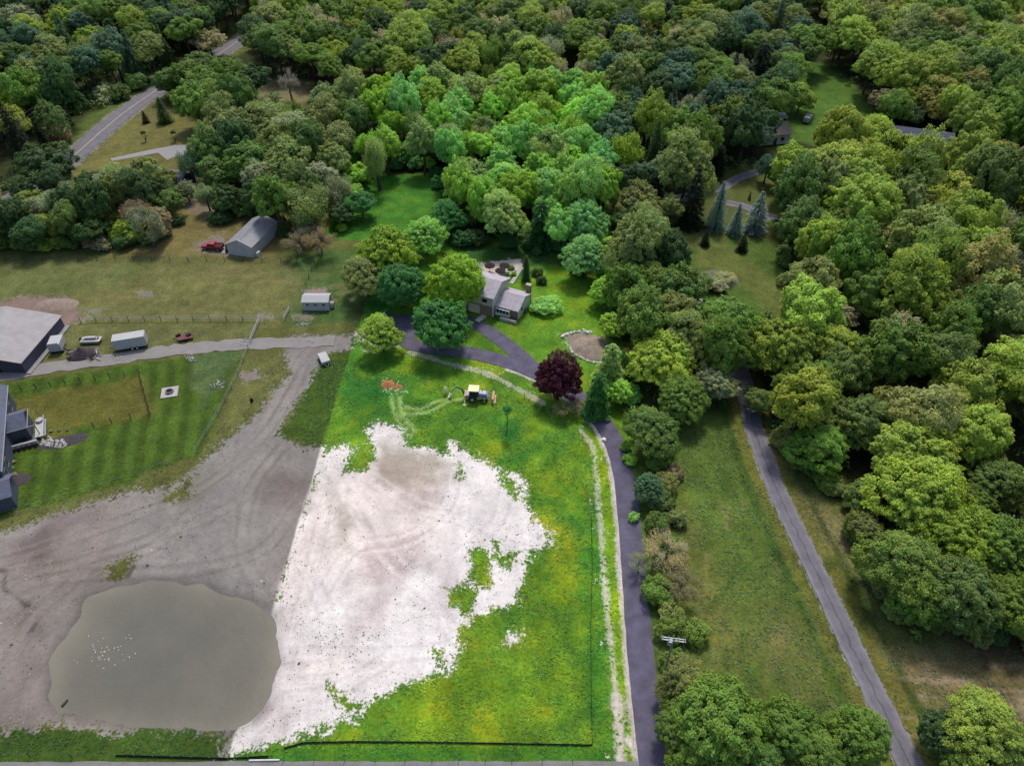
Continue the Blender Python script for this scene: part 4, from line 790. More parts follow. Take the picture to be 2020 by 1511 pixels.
for (reg, b, nb, kd, cl), L in groups.items():
    L.sort(key=lambda a: a[0] / a[1])
    band = '' if nb == 1 else (RO[b] if b < nb - 1 or nb > 8 else 'rearmost')
    for k, a in enumerate(L):
        lab = CN[cl] + ' ' + KW[kd] + ' in ' + (band + ' row of ' if band else '') + reg + (', ' + ORD[min(k, 11)] if len(L) > 1 else '')
        HT = None; ck = None
        if kd == 'b': ck = rng.uniform(.95, 1.3); HT = 2 * a[2] * ck + rng.uniform(1.5, 4)
        plant((a[0], a[1]), a[2], kd, cl, lab, 'trees of the ' + reg, HT, ck)
print('TREES individual', len(TREES), 'rest', len(rest))

# bushes along the wood edges
EDGE = [('pasture wood edge', [(-20, 492), (60, 492), (150, 488), (250, 484), (320, 470), (345, 440)], 16, ['dark', 'mid', 'lime', 'brown', 'mid']),
 ('white shed wood edge', [(430, 418), (445, 440), (475, 425), (540, 440), (560, 470)], 9, ['dark', 'mid', 'dark']),
 ('back meadow edge', [(668, 455), (690, 400), (720, 345), (770, 330), (850, 335), (868, 380), (880, 450)], 16, ['pdeep', 'pdark', 'pgreen']),
 ('woods behind the house', [(900, 478), (960, 485), (1050, 490), (1110, 488), (1140, 540)], 12, ['pdark', 'pdeep', 'dark']),
 ('right parcel line', [(1205, 540), (1212, 600), (1225, 680), (1236, 740), (1250, 800), (1268, 850)], 9, ['pgreen', 'pmid', 'mid', 'green']),
 ('right-hand grove edge', [(1330, 480), (1345, 540), (1365, 610), (1400, 690)], 8, ['mid', 'dark', 'olive']),
 ('right field edge', [(1300, 930), (1315, 1000), (1320, 1190), (1335, 1300)], 7, ['olive', 'mid', 'brown', 'green']),
 ('lane wood edge', [(1540, 880), (1585, 915), (1640, 960), (1700, 1010), (1715, 1090), (1730, 1170), (1800, 1225), (1900, 1250), (2010, 1270)], 18, ['mid', 'green', 'olive', 'dark']),
 ('far lawn edge', [(1545, 470), (1555, 560), (1570, 640), (1500, 720)], 10, ['mid', 'dark', 'olive'])]
for nm_, pts_, n_, pal_ in EDGE:
    P = smooth(GL(pts_), 10); r = np.random.default_rng(sum(map(ord, nm_))); got = {}
    ks = np.linspace(0, len(P) - 1, n_)
    for k in ks:
        q = P[int(k)] + r.normal(0, .8, 2); got.setdefault(pal_[int(r.integers(0, len(pal_)))], []).append(q)
    for cl, L in got.items():
        L.sort(key=lambda q: q[0] / q[1])
        for k, q in enumerate(L):
            R = r.uniform(1.3, 2.6); plant(q, R, 'u', cl, CN[cl] + ' bush along the ' + nm_ + (', ' + ORD[min(k, 11)] if len(L) > 1 else ''), 'bushes along the ' + nm_)

# the far rest of the forest: one object, instanced on points
pts = []; 
for a in rest: pts.append((a[0], a[1], a[2], a[3], a[4]))
r = np.random.default_rng(5)                              # wooded land on to the horizon side
for k in range(900):
    x = r.uniform(-620, 620); y = r.uniform(430, 800)
    if any((x - a[0]) ** 2 + (y - a[1]) ** 2 < 49 for a in pts): continue
    if line_dist(np.array([x]), np.array([y]), ROAD)[0] < 6: continue
    pts.append((x, y, r.uniform(5, 7.5), 'b', ['olive', 'mid', 'yg', 'green', 'dark'][int(r.integers(0, 5))]))
V = np.array([(a[0], a[1], 0) for a in pts], np.float32)
me = bpy.data.meshes.new('distant_woods'); me.vertices.add(len(V)); me.vertices.foreach_set('co', V.ravel()); me.update()
fw = link('distant_woods', me); tag(fw, kind='stuff'); fw['label'] = 'mixed green forest filling the far distance beyond the nearer woods'; fw['category'] = 'forest'; fw.color = (0, 0, 0, 1)
tint = np.array([np.array(CC[a[4]]) * (1 + r.uniform(-.14, .14)) for a in pts]); attr(me, 'tint', tint)
attr(me, 'rad', [a[2] for a in pts], 'FLOAT'); attr(me, 'rz', r.uniform(0, 6.28, len(pts)), 'FLOAT')
pick = me.attributes.new('pick', 'INT', 'POINT'); pick.data.foreach_set('value', np.array([{'b': int(r.integers(0, 5)), 'w': 5, 's': 6, 'p': 7, 'g': 8}.get(a[3], 0) for a in pts], np.int32))
def first_obj(me_):
    for o in scene.objects:
        if o.type == 'MESH' and o.data == me_: return o
ng = bpy.data.node_groups.new('scatter_trees', 'GeometryNodeTree'); ng.interface.new_socket('Geometry', in_out='INPUT', socket_type='NodeSocketGeometry'); ng.interface.new_socket('Geometry', in_out='OUTPUT', socket_type='NodeSocketGeometry')
gi = ng.nodes.new('NodeGroupInput'); go_ = ng.nodes.new('NodeGroupOutput'); L = ng.links.new
def named(n, typ):
    q = ng.nodes.new('GeometryNodeInputNamedAttribute'); q.data_type = typ; q.inputs[0].default_value = n; return q.outputs[0]
def scatter(meshes, zoff_k, sc):
    g2 = ng.nodes.new('GeometryNodeGeometryToInstance')
    for m_ in reversed(meshes):
        oi = ng.nodes.new('GeometryNodeObjectInfo'); oi.transform_space = 'ORIGINAL'; oi.inputs[0].default_value = first_obj(m_); oi.inputs['As Instance'].default_value = True
        L(oi.outputs['Geometry'], g2.inputs[0])
    return g2
src = [PROTO['b'][k] for k in range(5)] + [PROTO['w'][0], PROTO['s'][0], PROTO['p'][0], PROTO['g'][0]]
src = [s if first_obj(s) else PROTO['b'][0] for s in src]
def inst(meshes, lift, vec):
    jn = ng.nodes.new('GeometryNodeJoinGeometry')
    for m_ in reversed(meshes):
        oi = ng.nodes.new('GeometryNodeObjectInfo'); oi.transform_space = 'ORIGINAL'; oi.inputs[0].default_value = first_obj(m_); oi.inputs['As Instance'].default_value = True
        L(oi.outputs['Geometry'], jn.inputs[0])
    rad = named('rad', 'FLOAT')
    mv = ng.nodes.new('GeometryNodeSetPosition'); L(gi.outputs[0], mv.inputs[0])
    ml = ng.nodes.new('ShaderNodeMath'); ml.operation = 'MULTIPLY'; L(rad, ml.inputs[0]); ml.inputs[1].default_value = lift[0]
    ma = ng.nodes.new('ShaderNodeMath'); ma.operation = 'ADD'; L(ml.outputs[0], ma.inputs[0]); ma.inputs[1].default_value = lift[1]
    cb = ng.nodes.new('ShaderNodeCombineXYZ'); L(ma.outputs[0], cb.inputs[2]); L(cb.outputs[0], mv.inputs['Offset'])
    ip = ng.nodes.new('GeometryNodeInstanceOnPoints'); L(mv.outputs[0], ip.inputs['Points']); L(jn.outputs[0], ip.inputs['Instance']); ip.inputs['Pick Instance'].default_value = True
    L(named('pick', 'INT'), ip.inputs['Instance Index'])
    rot = ng.nodes.new('ShaderNodeCombineXYZ'); L(named('rz', 'FLOAT'), rot.inputs[2]); L(rot.outputs[0], ip.inputs['Rotation'])
    vs_ = ng.nodes.new('ShaderNodeVectorMath'); vs_.operation = 'SCALE'; vs_.inputs[0].default_value = vec; L(rad, vs_.inputs[3]); L(vs_.outputs[0], ip.inputs['Scale'])
    return ip.outputs[0]
jj = ng.nodes.new('GeometryNodeJoinGeometry')
L(inst(src, (.9, 5.0), (1, 1, 1.05)), jj.inputs[0]); L(inst([TRUNK['b']] * 1, (0, 0), (2.4, 2.4, 2.3)), jj.inputs[0]); L(jj.outputs[0], go_.inputs[0])
md = fw.modifiers.new('scatter', 'NODES'); md.node_group = ng

# undergrowth on the forest floor and along wood edges: countless low clumps, one mesh
r = np.random.default_rng(77); Pm = []; cm = []
for name, poly, sp, pal, kinds in REG:
    P = np.array([G(a, b, 3)[:2] for a, b in poly]); x0, y0 = P.min(0) - 3; x1, y1 = P.max(0) + 3; y1 = min(y1, 330)
    n = int((x1 - x0) * (y1 - y0) / 26); x = r.uniform(x0, x1, n); y = r.uniform(y0, y1, n); s = poly_sd(x, y, P); ok = (s > -4) & (line_dist(x, y, ROAD) > 6) & (line_dist(x, y, LANE) > 3.5) & (line_dist(x, y, FLANE) > 3.5) & (line_dist(x, y, DRIVE) > 4)
    for C in CLEAR: ok &= poly_sd(x, y, C) < 1
    for k in np.nonzero(ok)[0]:
        m = 46; R = r.uniform(.7, 1.9); d = rand_dirs(m, r); d[:, 2] = np.abs(d[:, 2]); Pm.append(np.array([x[k], y[k], R * .25]) + d * R * r.uniform(.6, 1, m)[:, None]); c = np.array(CC[['mid', 'mid', 'dark', 'olive', 'green'][int(r.integers(0, 5))]]) * r.uniform(.7, 1.1); cm.append(np.tile(c, (m, 1)))
P = np.vstack(Pm); C = np.vstack(cm); n = len(P); Nn = rand_dirs(n, r) + np.array([0, 0, .6]); Nn /= np.linalg.norm(Nn, axis=1)[:, None]
V, F = quads(P, Nn, rand_dirs(n, r), r.uniform(.2, .42, n), r.uniform(.14, .3, n), .1)
def tuft_mat():
    m, t, b, o = new_mat('low_leaves'); a = nd(t, 'ShaderNodeAttribute', attribute_name='tcol'); f, _ = noise_fac(t, .8, a=.75, b=1.25)
    t.links.new(scale_col(t, a.outputs['Color'], f), b.inputs['Base Color']); b.inputs['Roughness'].default_value = .8; return m
M['tuft'] = tuft_mat()
me = np_mesh('undergrowth', V, F, M['tuft']); attr(me, 'tcol', C * r.uniform(.8, 1.2, (n, 1)), dom='FACE')
o = link('undergrowth', me); tag(o, 'low leafy undergrowth on the forest floor', 'undergrowth', kind='stuff')
# meadow and weed tufts
def tufts(poly, dens, size, seed, name, label, dmax=.3, hh=.5, sat=1.0):
    r = np.random.default_rng(seed); P = GL(poly); x0, y0 = P.min(0); x1, y1 = P.max(0); n = int((x1 - x0) * (y1 - y0) * dens); x = r.uniform(x0, x1, n); y = r.uniform(y0, y1, n)
    c, di, h = fcol(x, y); cl = fbm(x, y, 2.2, seed, 3)
    ok = (poly_sd(x, y, P) > 0) & (di + (cl - .5) * 3 < dmax) & (cl > .45) & (poly_sd(x, y, POND) < 0)
    for q, w_ in ((DRIVE, 2.6), (SPUR, 2.2), (LANE, 2.0), (FARM, 2.2), (BOTTOM, 2.2)): ok &= line_dist(x, y, q) > w_
    x, y, c, h = x[ok], y[ok], c[ok], h[ok]; n = len(x); k = 3
    P3 = np.repeat(np.stack([x, y, h + size * hh * .3], 1), k, 0); n3 = len(P3); P3[:, :2] += r.normal(0, size * .4, (n3, 2))
    Nn = rand_dirs(n3, r) * .45 + np.array([0, 0, 1.0]); Nn /= np.linalg.norm(Nn, axis=1)[:, None]
    V, F = quads(P3, Nn, rand_dirs(n3, r), size * r.uniform(.4, 1.0, n3), size * r.uniform(.2, .45, n3), .2)
    me = np_mesh(name, V, F, M['tuft']); attr(me, 'tcol', np.clip(np.repeat(c, k, 0) * r.uniform(.8, 1.7, (n3, 1)), 0, 1), dom='FACE'); o = link(name, me); tag(o, label, 'grass', kind='stuff')
tufts([(640, 700), (1060, 790), (1150, 850), (1225, 1000), (1262, 1500), (440, 1500)], 5.0, .26, 3, 'meadow_grass', 'tall tufted bright green meadow grass around the brightened pale soil', .45)
tufts([(1230, 820), (1480, 815), (1570, 1060), (1700, 1330), (1770, 1500), (1320, 1500)], 4.0, .28, 4, 'field_grass', 'rough grass of the field between the drive and the lane')
tufts([(1480, 800), (1600, 900), (1760, 1080), (2020, 1290), (2020, 1500), (1800, 1500), (1640, 1160)], 3.5, .26, 5, 'verge_grass', 'dry rough grass right of the narrow lane')
tufts([(0, 1000), (400, 880), (480, 800), (570, 690), (690, 690), (640, 900), (300, 1000), (0, 1080)], 2.6, .25, 6, 'bank_grass', 'patchy grass between the neighbour lawn and the grey dirt', .9)
tufts([(0, 1440), (450, 1440), (440, 1500), (0, 1500)], 5, .28, 8, 'pond_bank_grass', 'weedy grass strip below the pond', 1.2)

# clods, stones and single weeds lying on the bare soil
r = np.random.default_rng(99); P = GL([(-40, 1440), (-40, 1060), (400, 900), (640, 700), (760, 830), (1090, 1000), (1090, 1100), (900, 1320), (560, 1480)]); x0, y0 = P.min(0); x1, y1 = P.max(0)
n = 26000; x = r.uniform(x0, x1, n); y = r.uniform(y0, y1, n); c_, di, h = fcol(x, y); cl = fbm(x, y, 5, 31, 3)
ok = (poly_sd(x, y, P) > 0) & (di > .6) & (poly_sd(x, y, POND) < -1) & (r.random(n) < np.clip((cl - .40) * 3, .06, 1) * .8) & (line_dist(x, y, FARM) > 3)
x, y, h = x[ok], y[ok], h[ok]; n = len(x); s = r.uniform(.03, .095, n) * (1 + (r.random(n) > .985) * 1.4)
tet = np.array([[-1, -.7, -.2], [1, -.8, -.2], [.9, .8, -.2], [-.8, 1, -.2], [-.4, -.3, .8], [.5, -.4, .7], [.4, .5, .75], [-.5, .4, .6]]); an = r.uniform(0, 6.28, n)
V = tet[None] * s[:, None, None] * r.uniform(.7, 1.3, (n, 8, 1)); ca, sa = np.cos(an)[:, None], np.sin(an)[:, None]
V = np.stack([V[..., 0] * ca - V[..., 1] * sa + x[:, None], V[..., 0] * sa + V[..., 1] * ca + y[:, None], V[..., 2] + h[:, None]], -1).reshape(-1, 3)
f0 = np.array([(4, 5, 6, 7), (0, 1, 5, 4), (1, 2, 6, 5), (2, 3, 7, 6), (3, 0, 4, 7)]); F = (f0[None] + 8 * np.arange(n)[:, None, None]).reshape(-1, 4)
i_ = r.random(n); pal_ = np.where((i_ < .45)[:, None], np.array([[.12, .105, .09]]), np.where((i_ < .7)[:, None], np.array([[.10, .13, .04]]), np.array([[.34, .31, .29]])))
me = np_mesh('soil_clods', V, F, M['tuft']); attr(me, 'tcol', np.repeat(pal_ * r.uniform(.6, 1.2, (n, 1)), 5, 0), dom='FACE'); o = link('soil_clods', me); tag(o, 'clods, stones and weeds strewn over the bare soil', 'clods', kind='stuff')
# ================================================================= THINGS
def lined(name, col, scale, axis='X', amt=.12, rough=.6, spec=.3):
    """siding, seams or planks: thin lines across the surface"""
    m, t, b, o = new_mat(name); tc = nd(t, 'ShaderNodeTexCoord'); wv = nd(t, 'ShaderNodeTexWave'); wv.bands_direction = axis; wv.inputs['Scale'].default_value = scale
    t.links.new(tc.outputs['Object'], wv.inputs[0]); mr = nd(t, 'ShaderNodeMapRange'); mr.inputs[1].default_value = .05; mr.inputs[2].default_value = .3; mr.inputs[3].default_value = 1 - amt; mr.inputs[4].default_value = 1
    t.links.new(wv.outputs['Fac'], mr.inputs[0]); f, _ = noise_fac(t, .6, a=.9, b=1.1); q = nd(t, 'ShaderNodeMath', operation='MULTIPLY'); t.links.new(mr.outputs[0], q.inputs[0]); t.links.new(f, q.inputs[1])
    t.links.new(scale_col(t, [v_ * K_ALB for v_ in col], q.outputs[0]), b.inputs['Base Color']); b.inputs['Roughness'].default_value = rough; b.inputs['Specular IOR Level'].default_value = spec; return m
def brick_mat():
    m, t, b, o = new_mat('brick'); tc = nd(t, 'ShaderNodeTexCoord'); br = nd(t, 'ShaderNodeTexBrick'); br.inputs['Scale'].default_value = 3; br.inputs['Color1'].default_value = (.24, .13, .09, 1); br.inputs['Color2'].default_value = (.17, .10, .075, 1); br.inputs['Mortar'].default_value = (.3, .27, .24, 1)
    mp = nd(t, 'ShaderNodeMapping'); mp.inputs['Rotation'].default_value = (math.pi / 2, 0, 0); t.links.new(tc.outputs['Object'], mp.inputs[0]); t.links.new(mp.outputs[0], br.inputs[0]); t.links.new(br.outputs[0], b.inputs['Base Color']); b.inputs['Roughness'].default_value = .9; return m
def glass_mat():
    m, t, b, o = new_mat('window_glass'); b.inputs['Base Color'].default_value = (.012, .016, .02, 1); b.inputs['Roughness'].default_value = .08; b.inputs['Specular IOR Level'].default_value = .6; return m
M['brick'] = brick_mat(); M['glass'] = glass_mat()
M['white_siding'] = lined('white_siding', (.62, .60, .55), 1.4, 'Z', .15); M['cream_siding'] = lined('cream_siding', (.62, .60, .46), 1.4, 'Z', .15)
M['metal_grey'] = lined('ribbed_grey_metal', (.25, .25, .265), .8, 'Y', .10); M['metal_light'] = lined('ribbed_light_metal', (.44, .43, .42), .9, 'X', .10); M['metal_patch'] = lined('ribbed_dark_metal', (.195, .195, .21), .8, 'Y', .1)
M['blue_siding'] = lined('blue_siding', (.075, .09, .125), 1.4, 'Z', .2); M['shingle'] = plain('grey_shingle', (.42, .385, .42), .9, var=.14, scale=1.5); M['slate'] = plain('slate_shingle', (.105, .115, .16), .9, var=.14, scale=1.5)
M['barn_roof'] = lined('barn_roof_metal', (.30, .28, .275), .7, 'X', .05); M['barn_wall'] = lined('barn_wall_metal', (.085, .08, .12), 1.0, 'Y', .2)
M['white'] = plain('white_paint', (.68, .67, .64), .5, var=.06); M['dimwhite'] = plain('weathered_white', (.42, .42, .41), .6, var=.08); M['trim'] = plain('pale_trim', (.30, .30, .32), .6, var=.06)
M['black'] = plain('black_rubber', (.018, .018, .02), .8); M['dark'] = plain('dark_fabric', (.03, .022, .02), .9); M['redpaint'] = plain('red_paint', (.28, .012, .02), .3, var=.06, spec=.5); M['redrust'] = plain('red_rusty_steel', (.16, .05, .05), .7, var=.3)
M['blueblack'] = plain('dark_blue_paint', (.045, .06, .11), .4, var=.1, spec=.5); M['steelblue'] = plain('grey_blue_paint', (.26, .32, .42), .4, var=.1, spec=.5); M['cabroof'] = plain('cream_roof_paint', (.85, .76, .42), .5, var=.05); M['tan'] = plain('tan_paint', (.55, .32, .20), .6, var=.2); M['paleyellow'] = plain('pale_yellow_paint', (.72, .66, .40), .5, var=.1)
M['wood'] = plain('grey_wood', (.24, .22, .20), .9, var=.25, scale=4); M['darkwood'] = plain('dark_wood', (.06, .055, .045), .9, var=.25, scale=4); M['palewood'] = plain('pale_wood', (.42, .40, .36), .8, var=.15); M['silt'] = plain('black_silt_cloth', (.022, .028, .03), .8, var=.2)
M['stone'] = plain('pale_stone', (.40, .375, .34), .9, var=.2, scale=3); M['whitestone'] = plain('white_stone', (.66, .62, .56), .9, var=.15, scale=3); M['mulch'] = plain('mulch', (.060, .048, .055), .95, var=.3, scale=3); M['gravelpile'] = plain('brown_gravel', (.27, .215, .165), .95, var=.22, scale=1.2)
M['redsoil'] = plain('red_soil', (.42, .14, .06), .95, var=.25, scale=2); M['cable'] = plain('cable', (.10, .10, .10), .7); M['skin'] = plain('skin', (.45, .28, .2), .6); M['shirt'] = plain('pale_yellow_cloth', (.95, .88, .55), .9); M['hair'] = plain('straw_hat', (.6, .5, .3), .9); M['trousers'] = plain('cream_trousers', (.85, .8, .5), .9)
M['paver'] = plain('pink_pavers', (.52, .42, .38), .9, var=.12, scale=2); M['greypaver'] = plain('grey_pavers', (.16, .15, .155), .9, var=.15, scale=2); M['galv'] = plain('galvanised_metal', (.30, .31, .32), .5, metal=.3, var=.1)

def frame(p0, p1):
    p0 = Vector((p0[0], p0[1], 0)); p1 = Vector((p1[0], p1[1], 0)); a = math.atan2(p1.y - p0.y, p1.x - p0.x)
    return p0, a, (p1 - p0).length
def gable(parent, org, w_, d, e, r, axis, wm, rm, ov=.35, th=.14, wn='wall', rn='roof', base=0.0):
    T0 = Matrix.Translation((org[0], org[1], base))
    def mk(prof, y0, y1, name, mat):
        Mx = T0 if axis == 'y' else T0 @ Matrix.Translation((w_, 0, 0)) @ Matrix.Rotation(math.pi / 2, 4, 'Z')
        return MB().prism(prof, y0, y1, Mx).build(name, mat, parent)
    W_, L_ = (w_, d) if axis == 'y' else (d, w_); s = (r - e) / (W_ / 2)
    mk([(0, 0), (W_, 0), (W_, e), (W_ / 2, r), (0, e)], 0, L_, wn, wm)
    z = .02
    return mk([(-ov, e - ov * s + z), (W_ / 2, r + z), (W_ + ov, e - ov * s + z), (W_ + ov, e - ov * s + z + th), (W_ / 2, r + z + th), (-ov, e - ov * s + z + th)], -ov, L_ + ov, rn, rm)
def window(parent, c, w_, h, face='-y', fm='white', panes=1, name='window'):
    """frame part with pane sub-part, standing just proud of the wall"""
    rz = {'-y': 0, '+x': math.pi / 2, '+y': math.pi, '-x': -math.pi / 2}[face]; Mx = Matrix.Translation(c) @ Matrix.Rotation(rz, 4, 'Z')
    f = MB(); t = .09
    f.box((0, -.04, h / 2 + t / 2), (w_ + 2 * t, .08, t), M=Mx); f.box((0, -.04, -h / 2 - t / 2), (w_ + 2 * t, .08, t), M=Mx)
    for s in (-1, 1): f.box((s * (w_ / 2 + t / 2), -.04, 0), (t, .08, h), M=Mx)
    for k in range(1, panes): f.box((-w_ / 2 + w_ * k / panes, -.045, 0), (.07, .07, h), M=Mx)
    fo = f.build(name, M[fm], parent); MB().box((0, -.015, 0), (w_, .03, h), M=Mx).build('pane', M['glass'], fo); return fo

# ---- house in the parcel
e0 = G(969, 599, 2.5); e1 = G(1021, 613, 2.5); p0, yaw, wl = frame(e0, e1)
hs = thing('split_level_house', 'white and brick split-level house with grey roofs beside the round yellow-green tree', 'house', (p0.x, p0.y, 0), yaw)
WD = 6.6
gable(hs, (0, 0), wl, WD, 2.5, 3.9, 'x', M['brick'], M['shingle'], .35)
iv = Matrix.Rotation(-yaw, 4, 'Z')
MB().prism([(.05, 0), (WD - .05, 0), (WD - .05, 2.42), (WD / 2, 3.82), (.05, 2.42)], -wl - .07, -wl - .01, Matrix.Rotation(math.pi / 2, 4, 'Z')).build('side_wall', M['white_siding'], hs)
bx = MB(); bx.box((wl * .47, -.32, .8), (3.2, .6, .75)); bay = bx.build('bay_window', M['white'], hs)
b2 = MB()
for k in range(4): b2.box((wl * .47 - 1.09 + k * .727, -.36, 1.6), (.62, .5, .86))
for k in range(5): pass
b2.build('pane', M['glass'], bay)
b3 = MB()
for k in range(5): b3.box((wl * .47 - 1.455 + k * .727, -.37, 1.6), (.10, .52, .88))
b3.box((wl * .47, -.33, 2.10), (3.3, .68, .10)); b3.build('bay_frame', M['white'], bay)
window(hs, (wl + .075, 2.0, 1.6), .8, 1.0, '+x')
# tall part, behind and left
tw = 6.4; q0 = iv @ (G(972, 588, 4.9) - p0)
tx, ty = q0.x - tw, q0.y
gable(hs, (tx, ty), tw, 7.8, 4.9, 6.5, 'x', M['cream_siding'], M['shingle'], .4, wn='tall_wall', rn='tall_roof')
MB().box((tx + tw / 2, ty - .03, 1.25), (tw - .02, .05, 2.5)).build('garage_wall', M['brick'], hs)
gd = MB().box((tx + 2.0, ty - .09, 1.1), (2.6, .06, 2.2)).build('garage_door', M['cream_siding'], hs)
window(hs, (tx + tw - 1.9, ty, 3.7), 1.2, .9, '-y', 'cream_siding'); window(hs, (tx + 1.4, ty, 3.7), 1.2, .9, '-y', 'cream_siding')
MB().tube([(tx + tw, ty - .15, .1), (tx + tw, ty - .15, 4.7)], .09).build('downpipe', M['white'], hs)
ch = MB().box((wl - .6, WD + .5, 2.2), (1.0, .7, 4.4)).build('chimney', M['brick'], hs); MB().box((wl - .6, WD + .5, 4.46), (1.15, .85, .12)).build('cap', M['stone'], ch)
for px, py in ((.7, .5), (1.6, 1.0)): MB().tube([(tx + 1.5 + px, ty + 2.5 + py, 5.6), (tx + 1.5 + px, ty + 2.5 + py, 6.5)], .07).build('vent_pipe', M['galv'], hs)
MB().box((wl / 2 + 1.5, -1.3, .35), (4.0, .5, .7), taper=.9).build('front_planter', M['stone'], hs)
# patio with parasols
pa = [G(a, b) for a, b in ((952, 524), (975, 517), (1024, 511), (1028, 524), (1021, 536), (1003, 527), (990, 533), (998, 545), (985, 548), (955, 536))]
MB().add([(p.x, p.y, .05) for p in pa] + [(p.x, p.y, -.1) for p in pa], [tuple(range(10))] + [(k, 10 + k, 10 + (k + 1) % 10, (k + 1) % 10) for k in range(10)]).build('patio', M['paver'])
tag(bpy.data.objects['patio'], 'curved pinkish paver patio behind the split-level house', 'patio')
for k, (a, b, lab) in enumerate(((966, 523, 'dark round patio parasol at the left of the patio'), (995, 523, 'dark round patio parasol beside the garden bed'), (987, 533, 'dark round patio parasol nearest the house roof'))):
    p = G(a, b, 2.0); t = thing('patio_parasol', lab, 'parasol', (p.x, p.y, .05), k, 'dark parasols on the patio')
    cn = MB(); V = [(0, 0, 2.35)] + [(1.25 * math.cos(6.2832 * q / 8), 1.25 * math.sin(6.2832 * q / 8), 1.85) for q in range(8)] + [(1.25 * math.cos(6.2832 * q / 8), 1.25 * math.sin(6.2832 * q / 8), 1.72) for q in range(8)]
    cn.add(V, [(0, 1 + q, 1 + (q + 1) % 8) for q in range(8)] + [(1 + q, 9 + q, 9 + (q + 1) % 8, 1 + (q + 1) % 8) for q in range(8)]); cn.build('canopy', M['dark'], t)
    MB().tube([(0, 0, 0), (0, 0, 2.3)], .04).build('pole', M['galv'], t); MB().disc((0, 0, 0), .3, .1).build('base', M['stone'], t)
# path from the patio round the cypress, front walk
def slab(name, pts, wd, z, mat, label, cat):
    P = smooth(GL(pts)); T_ = np.gradient(P, axis=0); Nn = np.stack([-T_[:, 1], T_[:, 0]], 1); Nn /= np.linalg.norm(Nn, axis=1)[:, None]; V = []; F_ = []
    for k in range(len(P)):
        for s, zz in ((1, z), (-1, z), (1, -.1), (-1, -.1)): q = P[k] + Nn[k] * wd / 2 * s; V.append((q[0], q[1], zz))
        if k: a = 4 * k; F_ += [(a - 4, a - 3, a + 1, a), (a - 4, a, a + 2, a - 2), (a - 3, a - 1, a + 3, a + 1)]
    o = MB().add(V, F_).build(name, mat); tag(o, label, cat); return o
o = slab('footpath', [(1027, 520), (1024, 534), (1016, 548), (1008, 560)], .9, .06, M['stone'], 'x', 'path'); tag(o, kind='structure'); o['label'] = 'pale stone path curving behind the house'
o = slab('footpath', [(941, 634), (948, 628), (956, 622)], 1.2, .05, M['whitestone'], 'x', 'path'); o['label'] = 'short pale front walk from the driveway to the house'; tag(o, kind='structure')
MB_ = MB()
T(1008, 527, 7, 'u', 'pmid', 'low blue-green shrub in the patio garden bed'); T(1014, 540, 6, 'u', 'plime', 'low lime shrub in the patio garden bed'); T(1003, 540, 4, 'u', 'pgreen', 'small green shrub beside the patio')
T(1080, 600, 26, 'u', 'pmid', 'large soft green mounded shrub right of the house', H=2.2, kz=.35); T(1060, 606, 14, 'u', 'pmid', 'soft green shrub between the house and the mounded one', H=1.6, kz=.4)
T(1034, 612, 5, 'u', 'bluegreen', 'small dark shrub at the right end wall of the house'); T(985, 626, 5, 'u', 'pdeep', 'low dark shrub under the bay window')
# rock-ringed gravel pile
def mound(name, px, py, rx, ry, h, mat, label, cat, seed=1, flat=1.0, rz=0.0, n=26):
    p = G(px, py); V = []; F_ = []
    for i in range(n + 1):
        for j in range(n + 1):
            u = i / n * 2 - 1; v = j / n * 2 - 1; X_ = u * rx; Y_ = v * ry
            rr = math.hypot(u, v) * (1 + .18 * (float(vnoise(X_, Y_, rx * .6, seed)) - .5) * 2); z = max(0, 1 - rr) ** flat * h * (1 + .5 * (float(fbm(X_, Y_, rx * .5, seed + 3, 3)) - .5)) - .12
            V.append((X_, Y_, z))
            if i and j: a = i * (n + 1) + j; F_.append((a, a - 1, a - n - 2, a - n - 1))
    o = MB().add(V, F_).build(name, mat, None, True); o.location = (p.x, p.y, 0); o.rotation_euler[2] = rz; return tag(o, label, cat)
mound('gravel_pile', 1162, 685, 3.8, 4.0, 1.5, M['gravelpile'], 'brown gravel pile ringed by rocks on the house lawn', 'gravel pile', 4, .8)
def rock(name, x, y, r_, mat, label, group, sq=.6, z=0.0):
    me = rock.me[random.randrange(4)]; o = link(name, me, None, (x, y, z + r_ * .15), (random.random(), random.random(), random.random() * 6)); o.scale = (r_, r_ * random.uniform(.7, 1), r_ * sq)
    if not o.data.materials: pass
    o.material_slots[0].link = 'OBJECT'; o.material_slots[0].material = mat
    return tag(o, label, 'rock', group)
import bmesh
rock.me = []
for k in range(4):
    bm = bmesh.new(); bmesh.ops.create_icosphere(bm, subdivisions=2, radius=1); rr = random.Random(k)
    for v in bm.verts: v.co *= 1 + .22 * (rr.random() - .5) * 2
    me = bpy.data.meshes.new('rock'); bm.to_mesh(me); bm.free(); me.materials.append(M['stone']); rock.me.append(me)
for k, t_ in enumerate(np.linspace(0, 1, 22)):
    P = smooth(GL([(1110, 664), (1125, 657), (1150, 654), (1166, 657)]), 8); q = P[int(t_ * (len(P) - 1))]
    rock('garden_rock', q[0] + random.uniform(-.2, .2), q[1] + random.uniform(-.2, .2), random.uniform(.28, .5), M['whitestone'], 'white rock in the curved row above the gravel pile', 'white rocks above the gravel pile')
for k, t_ in enumerate(np.linspace(0, 1, 26)):
    P = smooth(GL([(1124, 684), (1130, 696), (1150, 708), (1170, 715), (1185, 716)]), 8); q = P[int(t_ * (len(P) - 1))]
    rock('garden_rock', q[0], q[1], random.uniform(.2, .32), M['whitestone'], 'white edging rock along the lower side of the gravel pile', 'edging rocks below the gravel pile')
